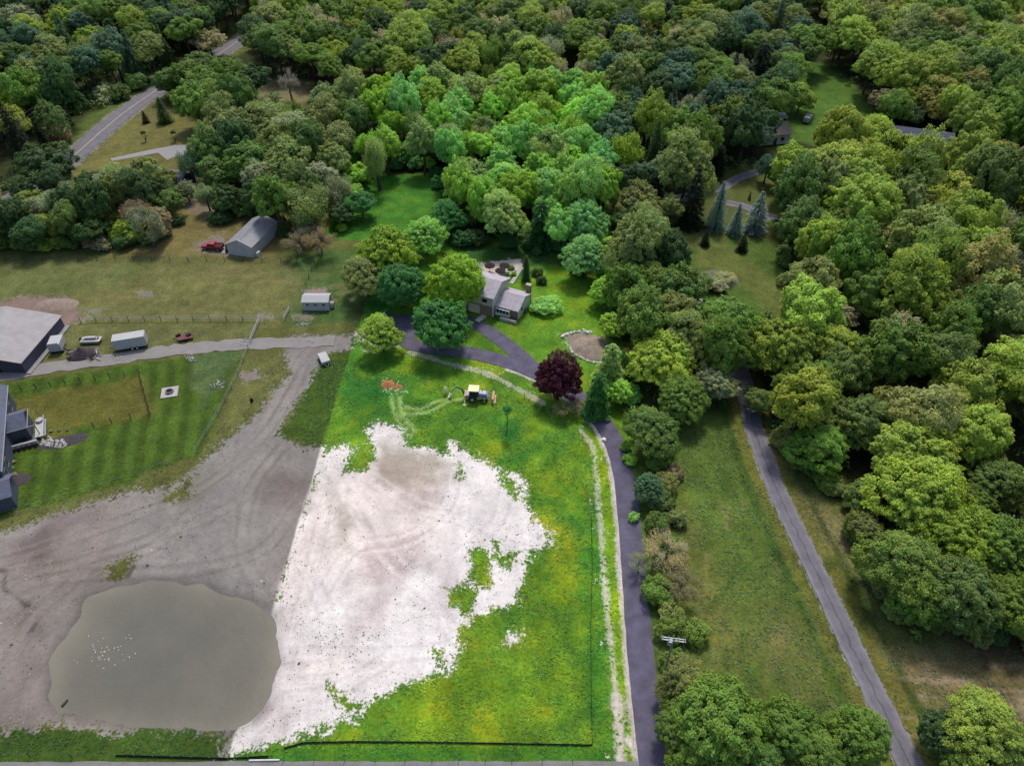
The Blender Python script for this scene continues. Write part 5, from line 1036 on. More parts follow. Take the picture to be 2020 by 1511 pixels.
for k in range(30):
    P = smooth(GL([(1150, 850), (1168, 880), (1178, 960), (1187, 1060), (1198, 1200), (1213, 1340)]), 10)

# ---- backhoe loader
bp = G(941, 787); bk = thing('backhoe_loader', 'blue-grey backhoe loader with cream cab roof parked in the meadow', 'backhoe', (bp.x, bp.y, 0), R_(-4))
MB().prism([(-2.0, .75), (1.9, .75), (2.0, 1.5), (1.7, 1.75), (.35, 1.85), (.3, 1.2), (-2.0, 1.2)], -.5, .5).build('body', M['steelblue'], bk, bevel=.05)
MB().prism([(-1.9, .55), (2.1, .55), (2.1, .85), (-1.9, .85)], -.42, .42).build('chassis', M['tan'], bk)
cb = MB().prism([(-1.35, 1.2), (.3, 1.2), (.25, 2.5), (-1.25, 2.5)], -.72, .72).build('cab', M['glass'], bk)
po = MB()
for x_ in (-1.3, .25):
    for y_ in (-.72, .72): po.tube([(x_, y_, 1.2), (x_ * .95, y_, 2.5)], .06, n=4)
po.build('pillar', M['blueblack'], cb)
MB().box((-.52, 0, 2.6), (2.0, 1.75, .16)).build('cab_roof', M['cabroof'], bk, bevel=.06)
for x_, r_, w2 in ((-.75, .72, .5), (1.45, .5, .36)):
    for y_ in (-.85, .85):
        wh = MB().wheel((x_, y_, r_), r_, w2, 20).build('wheel', M['black'], bk, bevel=.04); MB().wheel((x_, y_ * 1.02, r_), r_ * .5, w2 + .06, 14).build('rim', M['tan'], wh)
        MB().prism([(x_ - r_, r_ * 1.5), (x_ - r_ * .6, 2.15 * r_), (x_ + r_ * .6, 2.15 * r_), (x_ + r_, r_ * 1.5), (x_ + r_ * .5, 2.02 * r_), (x_ - r_ * .5, 2.02 * r_)], y_ - w2 / 2, y_ + w2 / 2).build('mudguard', M['blueblack'], bk)
for y_ in (-.48, .48): MB().tube([(.9, y_, 1.45), (2.2, y_, 1.3), (2.85, y_, .5)], .09, n=5).build('loader_arm', M['steelblue'], bk)
MB().prism([(2.75, .1), (3.45, .05), (3.5, .15), (2.95, .3), (2.95, 1.0), (3.25, 1.15), (3.2, 1.25), (2.8, 1.1)], -1.15, 1.15).build('loader_bucket', M['tan'], bk)
MB().box((-2.1, 0, .95), (.3, 1.7, .9)).build('rear_frame', M['tan'], bk)
for y_ in (-1, 1): s_ = MB().tube([(-2.1, y_ * .75, 1.0), (-2.1, y_ * 1.75, .1)], .1, n=5).build('stabiliser', M['paleyellow'], bk); MB().disc((-2.1, y_ * 1.8, .02), .25, .08).build('foot_pad', M['paleyellow'], s_)
bm_ = MB(); bm_.tube([(-2.3, 0, 1.0), (-2.7, 0, 2.3), (-3.4, 0, 2.65), (-3.9, 0, 2.55)], .17, .14, 5); bm_.build('boom', M['blueblack'], bk)
MB().tube([(-3.8, 0, 2.7), (-4.3, 0, 1.9), (-4.9, 0, .95)], .14, .1, 5).build('dipper_arm', M['steelblue'], bk); MB().tube([(-2.6, .12, 2.0), (-3.5, .12, 2.3)], .05, n=5).tube([(-3.6, .1, 2.95), (-4.4, .1, 2.0)], .05, n=5).build('hydraulic_ram', M['galv'], bk)
MB().prism([(-5.1, .95), (-4.7, .9), (-4.65, .3), (-5.0, .08), (-5.35, .3), (-5.1, .35)], -.3, .3).build('digging_bucket', M['paleyellow'], bk)
for y_ in (-.4, .4): MB().box((1.98, y_, 1.35), (.06, .2, .16)).build('headlight', M['white'], bk)
MB().tube([(1.0, .3, 1.75), (1.0, .3, 2.4)], .05, n=6).build('exhaust', M['black'], bk)

# ---- person
def person(px, py, rz, label):
    p = G(px, py); me = bpy.data.meshes.new('person')
    J = {'pel': (0, 0, .93, .15), 'wai': (0, .01, 1.08, .13), 'che': (0, 0, 1.30, .17), 'nec': (0, .01, 1.49, .065), 'hd0': (0, -.01, 1.58, .085), 'hd1': (0, -.02, 1.68, .10), 'top': (0, 0, 1.76, .06),
         'lh': (.10, 0, .88, .10), 'lk': (.17, -.06, .49, .07), 'la': (.22, .02, .09, .045), 'lt': (.24, -.15, .04, .04), 'rh': (-.10, 0, .88, .10), 'rk': (-.16, -.02, .49, .07), 'ra': (-.20, .10, .09, .045), 'rt': (-.22, -.06, .04, .04),
         'ls': (.19, 0, 1.42, .065), 'le': (.33, .02, 1.17, .048), 'lw': (.38, -.16, .98, .032), 'lp': (.39, -.24, .93, .036), 'rs': (-.19, 0, 1.42, .065), 're': (-.32, .03, 1.17, .048), 'rw': (-.30, -.17, 1.0, .032), 'rp': (-.29, -.25, .97, .036)}
    E = ['pel-wai', 'wai-che', 'che-nec', 'nec-hd0', 'hd0-hd1', 'hd1-top', 'pel-lh', 'lh-lk', 'lk-la', 'la-lt', 'pel-rh', 'rh-rk', 'rk-ra', 'ra-rt', 'che-ls', 'ls-le', 'le-lw', 'lw-lp', 'che-rs', 'rs-re', 're-rw', 'rw-rp']
    for s, w in (('l', 1), ('r', -1)):
        bx_, by_, bz_, _ = J[s + 'p']
        for k in range(4): J[s + 'f%d' % k] = (bx_ + w * (k - 1.5) * .022, by_ - .05, bz_ - .02, .009); J[s + 'g%d' % k] = (bx_ + w * (k - 1.5) * .024, by_ - .075 - .008 * (k % 2), bz_ - .05, .008); E += ['%sp-%sf%d' % (s, s, k), '%sf%d-%sg%d' % (s, k, s, k)]
        J[s + 'h5'] = (bx_ - w * .045, by_ - .02, bz_ - .01, .01); E.append('%sp-%sh5' % (s, s))
    K = list(J); me.from_pydata([J[k][:3] for k in K], [(K.index(e.split('-')[0]), K.index(e.split('-')[1])) for e in E], []); me.materials.append(M['skin'])
    o = link('person', me, None, (p.x, p.y, 0), (0, 0, rz)); o.modifiers.new('skin', 'SKIN'); o.modifiers['skin'].use_smooth_shade = True
    sv = me.skin_vertices[0].data if me.skin_vertices else None
    if sv is None:
        bm = bmesh.new(); bm.from_mesh(me); bm.verts.layers.skin.verify(); bm.to_mesh(me); bm.free(); sv = me.skin_vertices[0].data
    for k, n_ in enumerate(K): sv[k].radius = (J[n_][3],) * 2
    sv[0].use_root = True; s = o.modifiers.new('sub', 'SUBSURF'); s.levels = s.render_levels = 1
    # clothes: tapered shells over the body
    sh = MB(); sh.tube([(0, .0, .90), (0, .01, 1.08), (0, 0, 1.32), (0, 0, 1.47)], .195, .17, 10)
    for w in (-1, 1): sh.tube([(w * .14, 0, 1.44), (w * .33, .02, 1.16), (w * .37, -.08, 1.06)], .085, .055, 8)
    sh.build('shirt', M['shirt'], o, True)
    tr = MB()
    for w, k, a in ((1, (.17, -.06, .49), (.22, .02, .12)), (-1, (-.16, -.02, .49), (-.20, .10, .12))): tr.tube([(w * .09, 0, .98), k, a], .135, .08, 8)
    tr.build('trousers', M['trousers'], o, True); ht = MB().disc((0, -.01, 1.72), .19, .02).disc((0, -.01, 1.74), .11, .09); ht.build('hat', M['hair'], o)
    return tag(o, label, 'person')
person(879, 777, R_(20), 'person in pale yellow clothes and hat standing beside the digging bucket')

# ---- red earth beside the tracks
mound('earth_mound', 766, 757, 1.4, 1.0, .6, M['redsoil'], 'small red earth mound at the top of the wheel tracks', 'earth mound', 9, .8, n=12); mound('earth_mound', 787, 762, .8, .6, .4, M['redsoil'], 'smaller red earth heap right of the first red mound', 'earth mound', 10, .8, n=10)

# ---- white shed by the woods
a0 = G(452, 502); a1 = G(509, 502); p0, yaw, wl = frame(a0, a1); t = thing('long_shed', 'long pale grey metal shed with ribbed roof beside the red pickup', 'shed', (p0.x, p0.y, 0), R_(-14))
wl *= .96; gable(t, (0, 0), wl, 12.5, 2.7, 4.2, 'y', M['metal_light'], M['metal_grey'], .15)
sl_ = math.atan2(1.5, wl / 2)
MB().add([(wl / 2 + .15, .6, 4.36), (wl - .9, .6, 3.10), (wl - .9, 9.3, 3.10), (wl / 2 + .15, 9.3, 4.36), (wl / 2 + .15, .6, 4.30), (wl - .9, .6, 3.04), (wl - .9, 9.3, 3.04), (wl / 2 + .15, 9.3, 4.30)], [(0, 1, 2, 3), (0, 4, 5, 1), (1, 5, 6, 2), (2, 6, 7, 3), (3, 7, 4, 0)]).build('darker_roof_panel', M['metal_patch'], t)
MB().box((wl + .5, 1.2, .5), (.9, 1.4, 1.0), taper=.8).build('heap_of_boxes', M['dimwhite'], t)
for k, y_ in enumerate((.8, 2.0)): q = G(449 + 0 * k, 497 - 8 * k); o = MB().box((0, 0, .4), (.7, .9, .8)).box((0, .1, .9), (.3, .4, .3)).build('tool_box', M['black']); o.location = (q.x, q.y, 0); tag(o, 'dark box standing on the pad left of the long shed, ' + ('nearer' if k == 0 else 'farther') + ' one', 'box', 'dark boxes by the long shed')
MB().add([tuple(G(x_, y_, .03)) for x_, y_ in ((436, 500), (455, 500), (462, 482), (446, 478))], [(0, 1, 2, 3)]).build('shed_pad', M['concrete']); tag(bpy.data.objects['shed_pad'], kind='structure')
# ---- red pickup
def pickup(px, py, rz, label):
    p = G(px, py); t = thing('pickup_truck', label, 'pickup truck', (p.x, p.y, 0), rz); mt = M['redpaint']
    MB().prism([(-2.6, .5), (2.55, .5), (2.6, .95), (1.35, 1.1), (-2.6, 1.1)], -.92, .92).build('body', mt, t, bevel=.06)
    c = MB().prism([(-1.0, 1.08), (1.25, 1.08), (.55, 1.72), (-.75, 1.72)], -.78, .78).build('cabin', mt, t, bevel=.05)
    MB().prism([(.68, 1.14), (1.19, 1.14), (.57, 1.68)], -.70, .70, Matrix.Translation((.05, 0, .03))).build('windscreen', M['glass'], c)
    for y_ in (-1, 1): MB().prism([(-.85, 1.15), (.85, 1.15), (.45, 1.62), (-.68, 1.62)], y_ * .79 - .01, y_ * .79 + .01).build('side_window', M['glass'], c)
    MB().box((-1.75, 0, 1.105), (1.45, 1.5, .02)).build('bed_floor', M['black'], t)
    for y_ in (-.86, .86): MB().box((-1.75, y_, 1.2), (1.6, .08, .2)).build('bed_side', mt, t)
    MB().box((-2.56, 0, 1.2), (.08, 1.64, .2)).build('tailgate', mt, t)
    for x_ in (-1.65, 1.6):
        for y_ in (-.88, .88): w_ = MB().wheel((x_, y_, .38), .38, .26, 16).build('wheel', M['black'], t); MB().wheel((x_, y_ * 1.01, .38), .2, .28, 12).build('rim', M['galv'], w_)
    for y_ in (-.68, .68): MB().box((2.6, y_, .82), (.06, .35, .16)).build('headlight', M['white'], t); MB().box((-2.61, y_ * 1.2, .85), (.05, .14, .3)).build('tail_light', M['redrust'], t)
    MB().box((2.62, 0, .55), (.12, 1.8, .18)).build('bumper', M['galv'], t); return t
pickup(421, 491, R_(172), 'red pickup truck parked left of the long shed')
# ---- small white shed
a0 = G(599, 613); a1 = G(655, 613); p0, yaw, wl = frame(a0, a1); t = thing('small_shed', 'small white shed with three little windows beyond the dirt junction', 'shed', (p0.x, p0.y, 0), 0)
wl = wl * .92; gable(t, (0, 0), wl, 3.2, 2.1, 2.7, 'x', M['metal_light'], M['dimwhite'], .12)
for k in range(3): window(t, (1.1 + k * 1.7, 0, 1.5), .5, .35, '-y', 'trim')
o = MB().wheel((0, 0, .9), .55, 1.5, 16, Matrix.Rotation(math.pi / 2, 4, 'Z')).box((0, 0, .3), (.9, .9, .6)).build('water_tank', M['dimwhite']); q = G(654, 606); o.location = (q.x, q.y, 0); tag(o, 'white round tank at the right end of the small white shed', 'tank')
# ---- fence helper
def fence(name, pts, label, cat='fence', h=1.2, rails=2, step=3.0, post='wood', rail='wood', pr=.07, rr=.035, panel=None, lean=0.0):
    P = GL(pts); t = thing(name, label, cat, (P[0][0], P[0][1], 0)); O = P[0]; rl = MB(); L_ = 0; k = 0; pn = MB()
    for a, b in zip(P[:-1], P[1:]):
        d = b - a; n = max(1, int(round(np.linalg.norm(d) / step)))
        for s in range(n + (1 if b is P[-1] else 0)):
            q = a + d * s / n - O; 
            if k < 100: MB().tube([(q[0], q[1], -.2), (q[0] + random.uniform(-.05, .05), q[1], h * random.uniform(.95, 1.08))], pr, n=5).build('post', M[post], t)
            k += 1
        a_ = a - O; b_ = b - O
        for r_ in range(rails): z = h * (.92 - r_ * .75 / max(rails, 1)); rl.tube([(a_[0], a_[1], z), (b_[0], b_[1], z)], rr, n=4)
        if panel: 
            m = max(1, int(np.linalg.norm(d) / 1.5)); dn = np.array([-d[1], d[0]]) / (np.linalg.norm(d) + 1e-9)
            for s in range(m):
                u = a_ + d * s / m; v = a_ + d * (s + 1) / m; z0 = h * random.uniform(.6, .8); z1 = h * random.uniform(.6, .8); w_ = dn * .03
                pn.add([(u[0], u[1], -.05), (v[0], v[1], -.05), (v[0], v[1], z1), (u[0], u[1], z0)] + [(u[0] + w_[0], u[1] + w_[1], -.05), (v[0] + w_[0], v[1] + w_[1], -.05), (v[0] + w_[0], v[1] + w_[1], z1), (u[0] + w_[0], u[1] + w_[1], z0)], [(0, 1, 2, 3), (7, 6, 5, 4), (3, 2, 6, 7)])
    if rails: rl.build('rails', M[rail], t)
    if panel: pn.build('cloth', M[panel], t)
    return t
fence('pasture_fence', [(-60, 513), (120, 514), (300, 515), (480, 517), (592, 518)], 'thin wire fence with wooden posts along the top of the pasture', h=1.3, rails=3, step=4.5, post='darkwood', rail='cable', rr=.015)
fence('pasture_fence', [(160, 637), (190, 634), (350, 633), (512, 633)], 'pale rail fence along the lower edge of the pasture', h=1.3, rails=2, step=3.6, post='darkwood', rail='dimwhite', rr=.06)
fence('pasture_fence', [(514, 632), (494, 678)], 'pale board fence running down to the farm track gate', h=1.3, rails=3, step=2.5, post='dimwhite', rail='dimwhite', rr=.07)
fence('pasture_fence', [(490, 688), (470, 740), (430, 820), (385, 895)], 'thin wire fence along the right side of the neighbour lawn', h=1.2, rails=3, step=4, post='wood', rail='galv', rr=.02)
fence('pasture_fence', [(572, 612), (560, 634)], 'short pale board fence left of the small white shed', h=1.1, rails=3, step=2, post='dimwhite', rail='dimwhite', rr=.07)
fence('pasture_fence', [(620, 520), (598, 580)], 'thin wire fence right of the pasture above the small shed', h=1.2, rails=2, step=3.5, post='darkwood', rail='cable', rr=.015)
fence('lawn_fence', [(14, 774), (100, 762), (275, 738)], 'black post fence along the top of the neighbour lawn', h=1.2, rails=2, step=2.6, post='black', rail='black', rr=.02)
fence('lawn_fence', [(275, 738), (297, 820)], 'black wire fence across the neighbour lawn from top to bottom', h=1.2, rails=3, step=2.6, post='black', rail='black', rr=.025)
fence('lawn_fence', [(296, 816), (220, 834), (150, 852)], 'black wire fence above the striped lawn beside the boulders', h=1.2, rails=2, step=2.6, post='black', rail='black', rr=.02)
fence('boundary_fence', [(-40, 1030), (100, 990), (240, 948), (330, 915), (395, 895)], 'low wire fence below the striped lawn', h=.9, rails=1, step=5, post='wood', rail='galv', rr=.015, pr=.04)
fence('drive_fence', [(812, 700), (880, 722), (950, 742), (1010, 768), (1060, 797)], 'line of pale posts below the upper driveway', h=1.2, rails=1, step=2.6, post='palewood', rail='cable', rr=.012, pr=.05)
fence('drive_fence', [(1120, 840), (1148, 862), (1166, 905)], 'short line of pale posts where the drive turns downhill', h=1.1, rails=1, step=2.4, post='palewood', rail='cable', rr=.012, pr=.05)
fence('silt_fence', [(560, 1476), (600, 1465), (700, 1463), (830, 1464), (960, 1466), (1080, 1468), (1168, 1470)], 'black silt fence across the bottom of the meadow', h=.42, rails=0, step=2.2, post='palewood', pr=.025, panel='silt')
fence('silt_fence', [(1166, 1010), (1168, 1120), (1165, 1240), (1166, 1350), (1168, 1470)], 'black silt fence running down the meadow beside the drive', h=.6, rails=0, step=2.6, post='darkwood', pr=.025, panel='silt')
fence('silt_fence', [(228, 1490), (340, 1493), (450, 1496), (530, 1492)], 'black silt fence on the weedy bank below the pond', h=.45, rails=0, step=2.2, post='palewood', pr=.03, panel='silt')
fence('roadside_fence', [(-40, 1490), (60, 1492), (225, 1496)], 'sparse post fence along the gravel road at the bottom left', h=1.1, rails=1, step=4.2, post='darkwood', rail='cable', rr=.015, pr=.05)
fence('roadside_fence', [(560, 1500), (800, 1500), (1010, 1499), (1190, 1500)], 'sparse post fence along the gravel road at the bottom of the meadow', h=1.0, rails=1, step=3.6, post='wood', rail='cable', rr=.012, pr=.045)
o = MB().tube([(0, 0, .12), (3.6, .05, .12)], .11, n=8).tube([(.4, 1.0, .15), (1.2, 2.4, .7)], .06, n=6).build('drain_pipe', M['white']); q = G(492, 1500); o.location = (q.x, q.y, 0); tag(o, 'white pipe lying at the left end of the meadow silt fence', 'pipe')
# ---- barn on the left
A = G(40, 715, 2.7); B = G(118, 624, 2.7); dirv = (B - A); yawb = math.atan2(dirv.y, dirv.x) - math.pi / 2; Lb = dirv.length; Wb = 21.0
t = thing('pole_barn', 'large pale-roofed barn with dark walls cut by the left frame edge', 'barn', (A.x, A.y, 0), yawb)
gable(t, (-Wb, 0), Wb, Lb, 2.6, 4.6, 'y', M['barn_wall'], M['barn_roof'], .3)
MB().box((.55, Lb / 2, .12), (1.0, Lb + .6, .24)).build('foundation', M['concrete'], t)
MB().box((-6.5, -.06, 1.15), (3.4, .1, 2.2)).build('sliding_door', M['black'], t)
# ---- trailers and yard things
def enclosed_trailer(px, py, rz, L_, label, name='cargo_trailer', hh=2.3):
    p = G(px, py); t = thing(name, label, 'trailer', (p.x, p.y, 0), rz)
    MB().box((0, 0, .55 + hh / 2), (L_, 2.3, hh)).build('box_body', M['dimwhite'], t, bevel=.05); MB().box((0, 0, .5), (L_, 2.2, .12)).build('frame', M['black'], t)
    for x_ in (-.15, .75):
        for y_ in (-1.1, 1.1): w_ = MB().wheel((x_ + .3, y_ * 1.03, .35), .35, .2, 14).build('wheel', M['black'], t); MB().wheel((x_ + .3, y_ * 1.04, .35), .18, .22, 10).build('rim', M['white'], w_)
    MB().tube([(-L_ / 2, .6, .5), (-L_ / 2 - 1.1, 0, .5), (-L_ / 2, -.6, .5)], .06, n=5).build('hitch', M['black'], t); MB().box((L_ / 2 + .03, 0, 1.6), (.04, 2.0, 1.9)).build('rear_door', M['dimwhite'], t)
    MB().box((L_ / 2 + .06, .9, 1.0), (.04, .15, .1)).build('tail_light', M['redrust'], t); return t
enclosed_trailer(262, 684, R_(16), 6.0, 'white enclosed cargo trailer with two wheels per side beside the farm track')
t = enclosed_trailer(117, 688, R_(-78), 3.2, 'small white box trailer beside the barn wall', hh=1.7)
p = G(182, 675); t = thing('pontoon_boat', 'long white flat boat with a dark curved stripe on the grass', 'boat', (p.x, p.y, 0), R_(4))
MB().prism([(-1.9, .3), (1.7, .3), (2.0, .8), (-1.95, .8)], -.85, .85).build('hull', M['dimwhite'], t, bevel=.08); MB().tube([(-1.6, -.35, .86), (.6, -.35, .88), (1.3, -.2, .88), (1.5, .2, .88), (1.2, .5, .88)], .09, n=5).build('stripe', M['black'], t); MB().box((-.2, .35, .95), (2.2, .6, .25)).build('seat', M['dimwhite'], t, bevel=.05); MB().box((-2.0, 0, .7), (.3, .5, .8)).build('outboard', M['black'], t)
p = G(367, 668); t = thing('flatbed_trailer', 'rusty red flatbed trailer with scrap beside the farm track', 'trailer', (p.x, p.y, 0), R_(20))
MB().box((0, 0, .55), (3.0, 1.9, .12)).build('deck', M['redrust'], t); 
for y_ in (-1, 1): MB().wheel((.1, y_, .33), .33, .2, 12).build('wheel', M['black'], t)
MB().tube([(-1.5, .5, .5), (-2.4, 0, .45), (-1.5, -.5, .5)], .06, n=5).build('hitch', M['black'], t); MB().box((-1.3, .5, .85), (1.0, .3, .4), rz=.4).build('scrap', M['black'], t); MB().box((.7, .1, .8), (.8, .7, .3), rz=.7).build('scrap', M['black'], t)
p = G(640, 712); t = thing('utility_trailer', 'grey tarped utility trailer beside the dirt track junction', 'trailer', (p.x, p.y, 0), R_(-62))
MB().box((0, 0, .5), (3.2, 1.7, .12)).build('deck', M['galv'], t); MB().prism([(-1.6, .57), (1.6, .57), (1.6, 1.05), (.3, 1.25), (-1.6, 1.0)], -.84, .84).build('tarp', M['dimwhite'], t, bevel=.06); MB().tube([(1.6, .5, .5), (2.6, 0, .45), (1.6, -.5, .5)], .05, n=5).build('hitch', M['galv'], t)
for y_ in (-.95, .95): MB().wheel((-.2, y_, .33), .33, .2, 12).build('wheel', M['black'], t)
MB().box((0, .9, .75), (2.4, .04, .1)).box((0, -.9, .75), (2.4, .04, .1)).build('side_rail', M['galv'], t)
mound('debris_pile', 163, 701, 3.0, 1.8, 1.9, M['mulch'], 'dark heap of scrap and branches beside the farm track', 'debris pile', 21, .7, R_(25)); 
for k in range(30):
    q = G(random.uniform(133, 198), random.uniform(695, 711)); o = MB().box((0, 0, 0), (random.uniform(.6, 1.8), .18, .12)).build('plank', M[['darkwood', 'wood', 'black', 'dimwhite'][k % 4]]); o.location = (q.x, q.y, random.uniform(.25, .8)); o.rotation_euler = (random.uniform(-.4, .4), random.uniform(-.4, .4), random.uniform(0, 3)); tag(o, 'loose weathered plank on the dark scrap heap by the farm track', 'plank', 'planks on the scrap heap')
mound('dirt_mound', 110, 602, 5.0, 2.6, .9, plain('tan_soil', (.25, .19, .15), .95, var=.2), 'low tan dirt mound behind the pale-roofed barn', 'dirt mound', 31, .7)
for k, (a, b) in enumerate(((232, 706), (480, 676), (612, 672), (430, 757), (375, 708), (596, 640))):
    p = G(a, b); mb = MB(); r_ = random.Random(k)
    for q in range(34):
        x_, y_ = r_.gauss(0, .65), r_.gauss(0, .5); s_ = r_.uniform(.08, .26); mb.box((x_, y_, s_ * .3), (s_ * 1.6, s_ * 1.2, s_), rz=r_.uniform(0, 3), taper=.6)
    o = mb.build('rubble_heap', M['stone']); o.location = (p.x, p.y, 0)
    tag(o, ['low pale rubble patch left of the cargo trailer hitch', 'rubble at the gate of the farm track', 'rubble in the dirt junction', 'pale rubble patch right of the striped lawn', 'rubble above the striped lawn corner', 'rubble below the small white shed'][k], 'rubble')
# fire pit slab on the lawn
p = G(335, 774); t = thing('fire_pit_slab', 'square pale paved slab with a fire pit on the striped lawn', 'fire pit', (p.x, p.y, 0), R_(14))
MB().box((0, 0, .05), (3.0, 2.9, .12)).build('slab', M['stone'], t)
ring = MB()
for k in range(14): a = 6.2832 * k / 14; ring.box((.62 * math.cos(a), .62 * math.sin(a), .26), (.22, .30, .3), rz=a)
ring.build('stone_ring', M['greypaver'], t); MB().disc((0, 0, .11), .5, .06).build('ash', M['black'], t)
q = G(497, 792); o = MB().box((0, 0, .35), (.5, .5, .7), taper=.8).disc((0, 0, .7), .18, .12).build('stump', M['black']); o.location = (q.x, q.y, 0); tag(o, 'small black stump on the grass right of the lawn fence', 'stump')
# ---- blue house on the left
E0 = G(2, 925, 4.6); E1 = G(14, 761, 4.6); dv_ = E1 - E0; yh = math.atan2(dv_.y, dv_.x) - math.pi / 2; Lh = dv_.length
t = thing('blue_house', 'dark blue house with slate roofs and pale trim cut by the left frame edge', 'house', (E0.x, E0.y, 0), yh)
ih = Matrix.Rotation(-yh, 4, 'Z')
def hl(px, py, z): v_ = ih @ (G(px, py, z) - Vector((E0.x, E0.y, 0))); return v_.x, v_.y
gable(t, (-11, 0), 10.6, Lh, 4.5, 7.4, 'y', M['blue_siding'], M['slate'], .4)
pr_ = hl(52, 839, 3.2); pt_ = hl(48, 808, 3.2); py0 = pr_[1]; pdp = max(3.2, pt_[1] - pr_[1])
gable(t, (-4, py0), pr_[0] + 3.7, pdp, 3.1, 4.3, 'x', M['blue_siding'], M['slate'], .3, wn='porch_wall', rn='porch_roof')
gable(t, (-7, -4.6), 7.6, 4.6, 2.9, 4.0, 'x', M['blue_siding'], M['slate'], .4, wn='lower_wall', rn='lower_roof')
tr = MB(); tr.box((.04, Lh / 2, 4.34), (.1, Lh + .8, .2)); tr.box((pr_[0] + .03, py0 + pdp / 2, 3.0), (.1, pdp + .6, .18)); tr.box((pr_[0] / 2 - 1, py0 - .36, 2.98), (pr_[0] + 4.0, .1, .18)); tr.build('trim', M['trim'], t)
for y_ in (1.6, 4.2, Lh - 3): window(t, (-.4, y_, 2.2), 1.1, 1.3, '+x', 'trim', 2)
for y_ in (py0 + .1, py0 + pdp - .1): MB().tube([(pr_[0] + 1.0, y_, 0), (pr_[0] + 1.0, y_, 2.9)], .09, n=6).build('porch_post', M['trim'], t)
MB().box((pr_[0] + 1.1, py0 + pdp / 2 - .6, .5), (1.7, pdp, .12)).build('deck', M['dimwhite'], t); rl = MB()
for k in range(6): rl.box((pr_[0] + 1.9, py0 - .6 + k * pdp / 5, 1.0), (.08, .08, 1.0))
rl.box((pr_[0] + 1.9, py0 + pdp / 2 - .6, 1.5), (.1, pdp, .08)); rl.build('deck_railing', M['dimwhite'], t)
MB().disc((pr_[0] + 1.0, py0 + pdp - .9, .56), .6, .45, 12).build('hot_tub', M['dimwhite'], t)
cx_, cy_ = 2.8, -2.3
P4 = [G(a, b, .06) for a, b in ((12, 852), (55, 838), (72, 868), (22, 888))]
o = MB().add([(p.x, p.y, .06) for p in P4] + [(p.x, p.y, -.1) for p in P4], [(0, 1, 2, 3), (0, 4, 5, 1), (1, 5, 6, 2), (2, 6, 7, 3), (3, 7, 4, 0)]).build('terrace', M['greypaver']); tag(o, 'grey paved terrace beside the blue house', 'terrace')
P0 = G(22, 890); P1 = G(76, 876); p0, yw, ln = frame(P0, P1); t = thing('garden_wall', 'low white garden wall with dark shrubs in front of the blue house terrace', 'wall', (P0.x, P0.y, 0), yw)
MB().box((ln / 2, .2, .45), (ln, .4, .9)).build('wall_body', M['dimwhite'], t)
for k in range(5): MB().disc((.6 + k * ln / 5, -.25, 0), .32, .75, 8).build('clipped_shrub', M['mulch'], t)
q = G(45, 868); t = thing('patio_table', 'dark patio table on the terrace of the blue house', 'table', (q.x, q.y, .06), .3); MB().box((0, 0, .72), (1.9, 1.0, .06)).build('table_top', M['black'], t)
for x_ in (-.8, .8):
    for y_ in (-.4, .4): MB().tube([(x_, y_, 0), (x_, y_, .7)], .04, n=5).build('leg', M['black'], t)
for k, (a, b) in enumerate(((36, 870), (56, 864), (50, 874))):
    q = G(a, b); c = thing('patio_chair', 'dark patio chair at the terrace table, ' + ['left one', 'right one', 'front one'][k], 'chair', (q.x, q.y, .06), k * 2.1, 'chairs on the terrace'); MB().box((0, 0, .42), (.5, .5, .06)).build('seat', M['black'], c); MB().box((0, .24, .7), (.5, .05, .5)).build('backrest', M['black'], c)
    for x_ in (-.2, .2):
        for y_ in (-.2, .2): MB().tube([(x_, y_, 0), (x_, y_, .4)], .02, n=4).build('leg', M['black'], c)
mound('mulch_bed', 120, 872, 4.6, 1.6, .3, M['mulch'], 'dark mulch bed right of the boulder pile', 'flower bed', 51, .5, R_(20)); mound('mulch_bed', 35, 945, 2.2, 1.6, .3, M['mulch'], 'dark mulch bed at the lower corner of the blue house', 'flower bed', 52, .5)
for k in range(70):
    u = random.random(); v = random.random(); q = G(80 + 50 * u, 880 - 22 * v * (1 - .3 * u) + 5 * u); rock('boulder', q.x, q.y, random.uniform(.16, .36), M['stone'], 'pale boulder in the rock pile beside the blue house terrace', 'boulders beside the blue house', .8)
for a, b, l_ in ((26, 911, 'pale rounded shrub at the wall of the blue house, upper'), (28, 935, 'pale rounded shrub at the wall of the blue house, lower')): T(a, b, 4, 'u', 'tan', l_)
T(24, 922, 4, 'u', 'yg', 'yellow shrub at the wall of the blue house')
for k, (a, b) in enumerate(((83, 853), (100, 850), (116, 848), (132, 848))): T(a, b, 3.2, 'u', 'sage', 'tiny pale shrub above the boulder pile, %s' % ['leftmost', 'second from left', 'third from left', 'rightmost'][k], 'tiny shrubs above the boulders')

# ---- houses half hidden in the woods
def hidden_house(px, py, rz, w_, d, e, r_, wm, rm, label, name='woodland_house'):
    p = G(px, py); t = thing(name, label, 'house', (p.x, p.y, 0), rz); gable(t, (-w_ / 2, -d / 2), w_, d, e, r_, 'x', M[wm], M[rm]); window(t, (-w_ / 4, -d / 2, 1.6), 1.1, 1.2); window(t, (w_ / 4, -d / 2, 1.6), 1.1, 1.2); window(t, (w_ / 2, 0, 1.6), 1.1, 1.2, '+x'); MB().box((0, -d / 2 - .04, 1.05), (1.0, .06, 2.1)).build('door', M['darkwood'], t); return t
hidden_house(1803, 312, R_(-20), 15, 10, 5.0, 8.4, 'blue_siding', 'slate', 'grey roofed house half hidden in the big right-hand woods')
t = hidden_house(1768, 318, R_(-20), 5, 5, 2.6, 4.2, 'white_siding', 'shingle', 'small pale outbuilding just left of the grey roofed woodland house', 'woodland_garage')
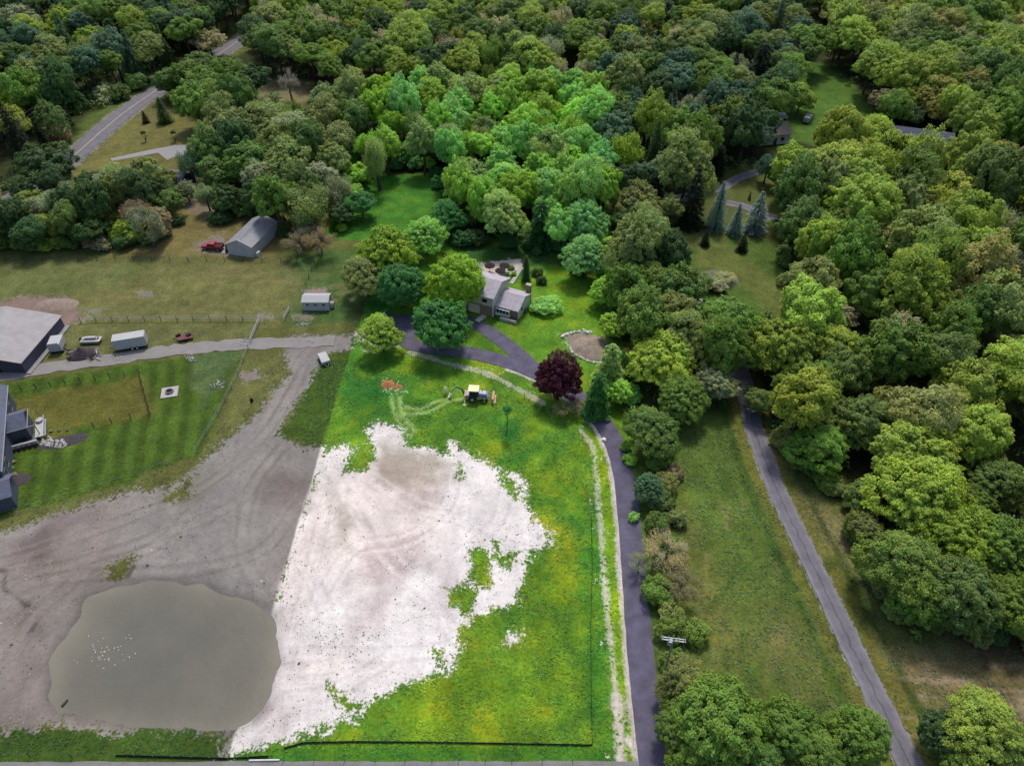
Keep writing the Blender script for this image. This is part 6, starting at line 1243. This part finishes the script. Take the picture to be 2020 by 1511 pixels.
hidden_house(112, 128, R_(20), 11, 8, 3, 5.2, 'white_siding', 'metal_grey', 'grey roof glimpsed in the woods left of the paved road'); hidden_house(1516, 275, R_(10), 9, 8, 3, 5.2, 'white_siding', 'gravelpile', 'tan roofed house glimpsed left of the far lawn'); hidden_house(345, 366, R_(-15), 9, 7, 2.6, 4.0, 'blue_siding', 'slate', 'grey house hidden among the trees left of the tan path')
hidden_house(408, 300, R_(-5), 4.5, 4.0, 2.3, 3.0, 'darkwood', 'metal_grey', 'small dark garage at the end of the gravel drive', 'garage'); hidden_house(1372, 618, R_(-30), 5, 4, 2.3, 3.2, 'wood', 'metal_grey', 'grey shed half hidden right of the parcel, left of the lane woods', 'garden_shed')
for k, (a, b, l_) in enumerate(((1538, 236, 'white van glimpsed below the far lawn, left one'), (1592, 240, 'white van glimpsed below the far lawn, right one'))):
    p = G(a, b); t = thing('parked_van', l_, 'van', (p.x, p.y, 0), k); MB().prism([(-2.3, .4), (2.3, .4), (2.3, 1.0), (1.5, 1.9), (-2.3, 1.95)], -.9, .9).build('body', M['dimwhite'], t, bevel=.08); MB().prism([(1.58, 1.1), (2.2, 1.1), (1.55, 1.8)], -.8, .8, Matrix.Translation((.06, 0, .03))).build('windscreen', M['glass'], t)
    for x_ in (-1.4, 1.4):
        for y_ in (-.85, .85): MB().wheel((x_, y_, .35), .35, .24, 12).build('wheel', M['black'], t)
mound('brush_pile', 1415, 552, 4.6, 4.0, 1.5, plain('dry_brush', (.13, .14, .08), .95, var=.35, scale=2), 'big grey brush pile on the right-hand lawn', 'brush pile', 61, .6)
T(1398, 558, 22, 'g', 'sage', 'pale twiggy brush on the grey brush pile, left part', kz=.35, H=2.6); T(1412, 560, 24, 'u', 'sage', 'pale leafy shrub heaped against the grey brush pile', H=2.4, kz=.4); T(1432, 545, 20, 'g', 'tan', 'pale twiggy brush on the grey brush pile, right part', kz=.35, H=2.4)

# ---- utility poles and wires
def pole(px, py, h, label, rz, arms=1, top=None):
    p = G(px, py) if top is None else G(px, py, h); p.z = 0; t = thing('utility_pole', label, 'utility pole', (p.x, p.y, 0), rz, None)
    MB().tube([(0, 0, -.1), (0, 0, h)], .17, .11, 8).build('mast', M['wood'], t)
    for k in range(arms):
        z = h - .35 - k * .1; y_ = -.18 + k * .36; a = MB().box((0, y_, z), (2.9, .12, .14)).build('crossarm', M['galv'], t); ins = MB()
        for x_ in (-1.3, -.55, .55, 1.3): ins.disc((x_, y_, z + .07), .06, .2, 8)
        ins.build('insulators', M['trim'], a)
    return t, p
t, pA = pole(64, 297, 9.5, 'wooden utility pole beside the paved road at the left', R_(15)); MB().disc((.3, 0, 7.2), .28, .8, 10).build('transformer', M['galv'], t)
t, pB = pole(192, 176, 9.5, 'wooden utility pole among the shrubs farther along the paved road', R_(15))
t, pC = pole(384, 84, 9.5, 'utility pole above the pale tan tree by the distant road', R_(15))
t, pD = pole(1330, 1258, 10.0, 'utility pole with double crossarm standing between the drive and the right field', R_(-8), 2, True); MB().disc((-.32, 0, 8.4), .3, .9, 12).build('transformer', M['galv'], t); MB().tube([(1.15, 0, 9.7), (3.2, -3.0, 0)], .02, n=4).tube([(-.2, 0, 9.4), (1.6, -3.2, 0)], .02, n=4).build('guy_wire', M['galv'], t)
def wire(a, b, sag, label, r_=.03):
    a = Vector(a); b = Vector(b); n = 16; pts_ = [tuple((a.lerp(b, k / n) - a) - Vector((0, 0, sag * 4 * (k / n) * (1 - k / n)))) for k in range(n + 1)]
    o = MB().tube(pts_, r_, n=4).build('power_line', M['cable']); o.location = a; tag(o, label, 'cable', 'overhead wires'); return o
for s in (-1.2, 1.2): wire((pA.x + s, pA.y, 9.3), (pB.x + s, pB.y, 9.3), 1.4, 'overhead wire between the two left roadside poles, ' + ('left' if s < 0 else 'right') + ' strand')
wire((pA.x, pA.y, 9.3), (pA.x - 60, pA.y - 55, 9.3), 1.5, 'overhead wire from the leftmost pole to the left frame edge'); wire((pB.x, pB.y, 9.3), (pC.x, pC.y, 9.3), 2.0, 'overhead wire between the second and the distant roadside pole')
e = G(1008, 640, 5.0); wire((pD.x - 1.2, pD.y, 9.7), (e.x, e.y, 4.6), 2.0, 'thin service wire from the double crossarm pole to the house', .012)
# hayrack rows, birds on the pond
r = random.Random(3)
for k in range(26):
    q = G(r.uniform(150, 262), r.uniform(1262, 1320), -.48); o = link('gull', None) if False else None
GB = MB().prism([(-.22, 0), (.16, 0), (.24, .08), (.2, .16), (.08, .13), (-.1, .16), (-.28, .1)], -.07, .07); gme = GB.build('gull', M['white']); gull0 = gme
for k in range(46):
    q = G(r.gauss(205, 26), r.gauss(1288, 15), -.46); o = gull0 if k == 0 else gull0.copy()
    if k: COL.objects.link(o)
    o.location = (q.x, q.y, -.47); o.rotation_euler[2] = r.uniform(0, 6.28); s = r.uniform(.28, .48); o.scale = (s, s, s); tag(o, 'tiny white gull floating in the flock on the pond', 'bird', 'gulls on the pond')
q = G(128, 1387, -.46); o = MB().prism([(-.5, 0), (.4, 0), (.5, .15), (-.4, .2)], -.12, .12).build('driftwood', M['darkwood']); o.location = (q.x, q.y, -.45); o.rotation_euler[2] = 1.2; tag(o, 'dark bit of driftwood near the left shore of the pond', 'driftwood')
q = G(1191, 868); o = MB().disc((0, 0, 0), .42, .12, 16).disc((0, 0, .12), .3, .25, 12).build('well_cap', M['white']); o.location = (q.x, q.y, 0); tag(o, 'round white well cap on the grass beside the drive', 'well cap')

T(322, 352, 26, 'b', 'olive', 'olive tree over the hidden grey house'); T(328, 378, 26, 'b', 'mid', 'green tree in front of the hidden grey house'); T(366, 372, 16, 'w', 'sage', 'thin sage tree right of the hidden grey house')
